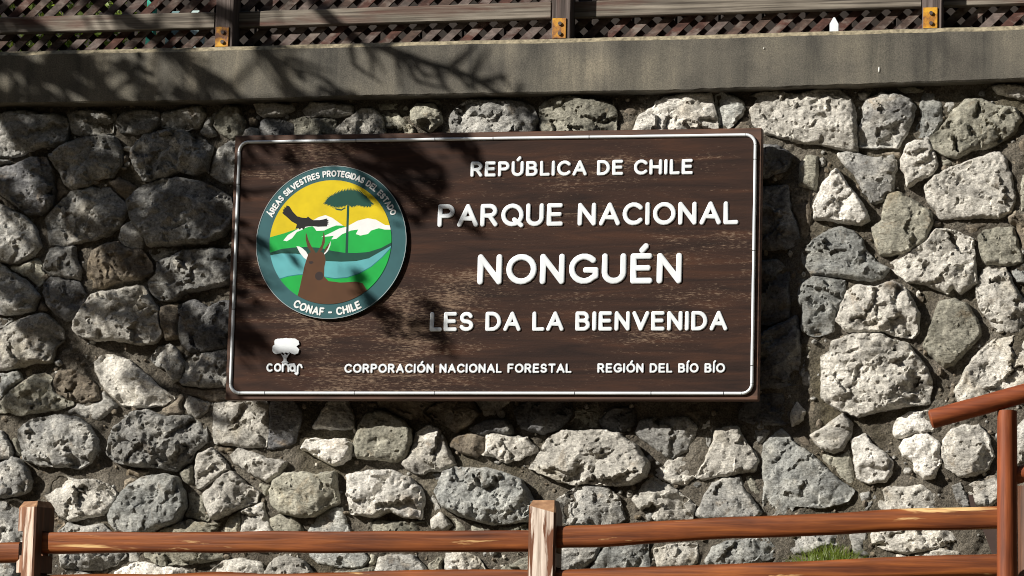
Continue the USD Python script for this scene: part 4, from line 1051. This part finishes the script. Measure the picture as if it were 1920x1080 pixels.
obj('short_post', tube([(c[0], YH + 0.35, z) for z in zs], 0.045, 18, 0.012, 6), post_side, hand, smooth=50)

# dark board leaning on the wall behind the rail
bd = pxz([(1816, 930), (1824, 927), (1829, 948), (1850, 960), (1878, 962), (1880, 1075), (1868, 1060), (1846, 1000), (1822, 958)], -0.15)
obj('leaning_board', upright(thick(Polygon(bd).buffer(0), 0.022), -0.14), plain('dark_iron_board', (0.035, 0.02, 0.016), 0.7, 0.3), label='dark brown board leaning behind the rail next to the round post', cat='board')

# ------------------------------------------------------------------ grass at the foot of the wall
def tuft(xpx, ypx, Y, n, spread, hgt, seed, label):
    r_ = np.random.default_rng(seed); c = px(xpx, ypx, Y); v, f = [], []
    for k in range(n):
        b = c + [r_.normal() * spread, r_.uniform(-0.05, 0.05), 0]; b[2] = c[2] - 0.02
        h = hgt * r_.uniform(0.45, 1.15) * math.exp(-((b[0] - c[0]) / (spread * 1.7)) ** 2 * 0.6); lean = r_.normal(0, 0.30, 2) + [(b[0] - c[0]) * 2, 0]; w = r_.uniform(0.0012, 0.0024)
        sx = np.array([1.0, r_.uniform(-0.5, 0.5), 0]) * w
        p = [b, b + [lean[0] * h * 0.4, lean[1] * h * 0.4, h * 0.55], b + [lean[0] * h * 1.1, lean[1] * h, h * (0.9 - 0.25 * abs(lean[0]))]]
        i = len(v); v += [p[0] - sx, p[0] + sx, p[1] - sx * 0.8, p[1] + sx * 0.8, p[2]]
        f += [(i, i + 1, i + 3), (i, i + 3, i + 2), (i + 2, i + 3, i + 4)]
    obj('grass_tuft', trimesh.Trimesh(v, f, process=False), grass_mat, label=label, cat='grass', kind='stuff')


tuft(1556, 1064, 0.06, 430, 0.072, 0.125, 3, 'bright green grass tuft growing at the foot of the wall above the lower rail')
tuft(1858, 1092, -0.55, 150, 0.035, 0.085, 4, 'small green grass tuft beside the foot of the round handrail post')

# ------------------------------------------------------------------ the tree to the left whose shade falls across the wall
rt = np.random.default_rng(8)
tree = thing('roadside_tree', 'leafy tree standing left of the sign beyond the frame, shading the wall', 'tree')
T0 = 3.3


def lift(x, y, t): return px(x, y, Y_FACE) + SUN * t


trunk_top = lift(-900, -900, T0)
tb = lift(-950, 900, T0)
zb = float(ground_z(tb[0], tb[1])) - 0.1
tp = np.array([tb * [1, 1, 0] + [0, 0, zb], tb * [1, 1, 0] + [0.05, 0, zb + 1.2], (tb + trunk_top) / 2 + [0.06, 0.05, 0], trunk_top])
obj('trunk', tube(tp, [0.2, 0.17, 0.13, 0.05], 14, 0.03, 1), bark, tree, smooth=50)
# limbs hang down to the right: start on the trunk, then through points
LIMBS = [([(-920, -300), (-500, -200), (-150, 20), (40, 110), (190, 170), (330, 260), (430, 340), (560, 420)], 0.055, 0.012),
         ([(-930, -100), (-500, 20), (-180, 130), (0, 200), (140, 310), (260, 400), (330, 520)], 0.05, 0.010),
         ([(-910, -480), (-300, -280), (80, -60), (290, 95), (360, 140), (430, 190), (520, 270), (640, 330)], 0.045, 0.009),
         ([(-905, -560), (-200, -330), (240, -90), (480, 60), (560, 150), (620, 260), (760, 360), (900, 430)], 0.045, 0.008),
         ([(-900, -700), (-100, -420), (400, -160), (650, 85), (740, 130), (880, 175), (1010, 240)], 0.04, 0.006),
         ([(-930, 150), (-500, 260), (-150, 420), (60, 540), (200, 610), (420, 640), (560, 720)], 0.045, 0.009),
         ([(-910, -420), (-250, -150), (120, 90), (270, 230), (380, 400), (480, 600), (620, 760)], 0.04, 0.009)]
lp = []
for k, (pp, r0, r1) in enumerate(LIMBS):
    pp = np.array(pp, float); s = np.linspace(0, len(pp) - 1, 40)
    xy = np.stack([np.interp(s, np.arange(len(pp)), pp[:, i]) for i in (0, 1)], 1)
    xy[3:] += np.cumsum(rt.normal(0, 3.0, (37, 2)), 0) * 0.8
    tt = T0 + np.linspace(0, rt.uniform(-0.8, 0.9), 40)
    P3 = np.array([lift(a, b, t) for (a, b), t in zip(xy, tt)])
    lb = obj('limb', tube(P3, np.linspace(r0, r1, 40), 8, 0.02, k), bark, tree, smooth=50)
    tw = []
    for i in range(9, 39):
        for _ in range(rt.integers(1, 3)):
            L = rt.uniform(90, 240) * (1 - i / 60); ang = math.radians(rt.uniform(0, 85)) if rt.random() < 0.75 else math.radians(rt.uniform(-60, 0))
            a = xy[i]; dd = np.array([math.cos(ang), math.sin(ang)]) * L
            e = a + dd + rt.normal(0, 12, 2); mid = a + dd * 0.5 + rt.normal(0, 10, 2)
            t1 = tt[i] + rt.uniform(-0.5, 0.5)
            pts3 = [lift(*a, tt[i]), lift(*mid, (tt[i] + t1) / 2), lift(*e, t1)]
            tw.append(tube(pts3, [0.011, 0.008, 0.003], 5, 0, 0))
            lp.append((e, t1)); lp.append((mid, (tt[i] + t1) / 2))
    obj('twigs', cat_mesh(tw), bark, lb, kind='stuff')
# foliage gathers on the twigs, thickest up on the left
DENS = [(30, 140, 120, 170), (150, 165, 60, 60), (140, 310, 110, 170), (300, 330, 120, 190), (60, 300, 90, 80), (330, 270, 80, 100), (330, 420, 80, 130), (240, 460, 80, 80), (120, 430, 90, 70), (530, 290, 65, 90), (620, 310, 60, 60), (400, 620, 60, 90),
        (470, 700, 50, 70), (360, 700, 50, 90), (840, 380, 60, 110), (740, 320, 60, 90), (60, 640, 90, 90), (820, 630, 60, 60), (100, 720, 80, 60), (540, 560, 60, 70), (900, 330, 50, 50), (-260, 200, 160, 160), (-420, -60, 260, 500), (-330, 500, 180, 200), (-600, -350, 280, 700)]
cl = []
for x, y, sp, n in DENS:
    for g in range(max(n // 16, 1)):
        q = rt.normal(0, sp * 0.62, 2); t = T0 + rt.normal(0, 0.4); th = math.radians(rt.normal(42, 16))
        k = np.stack([rt.normal(0, 46, 30), rt.normal(0, 9, 30)], 1) @ np.array([[math.cos(th), math.sin(th)], [-math.sin(th), math.cos(th)]])
        cl.append(np.array([lift(x + q[0] + a, y + q[1] + b, t + rt.normal(0, 0.04)) for a, b in k]))
obj('foliage', leaves(np.concatenate(cl), 0.034, rt, 0.45), leaf_dark, tree)
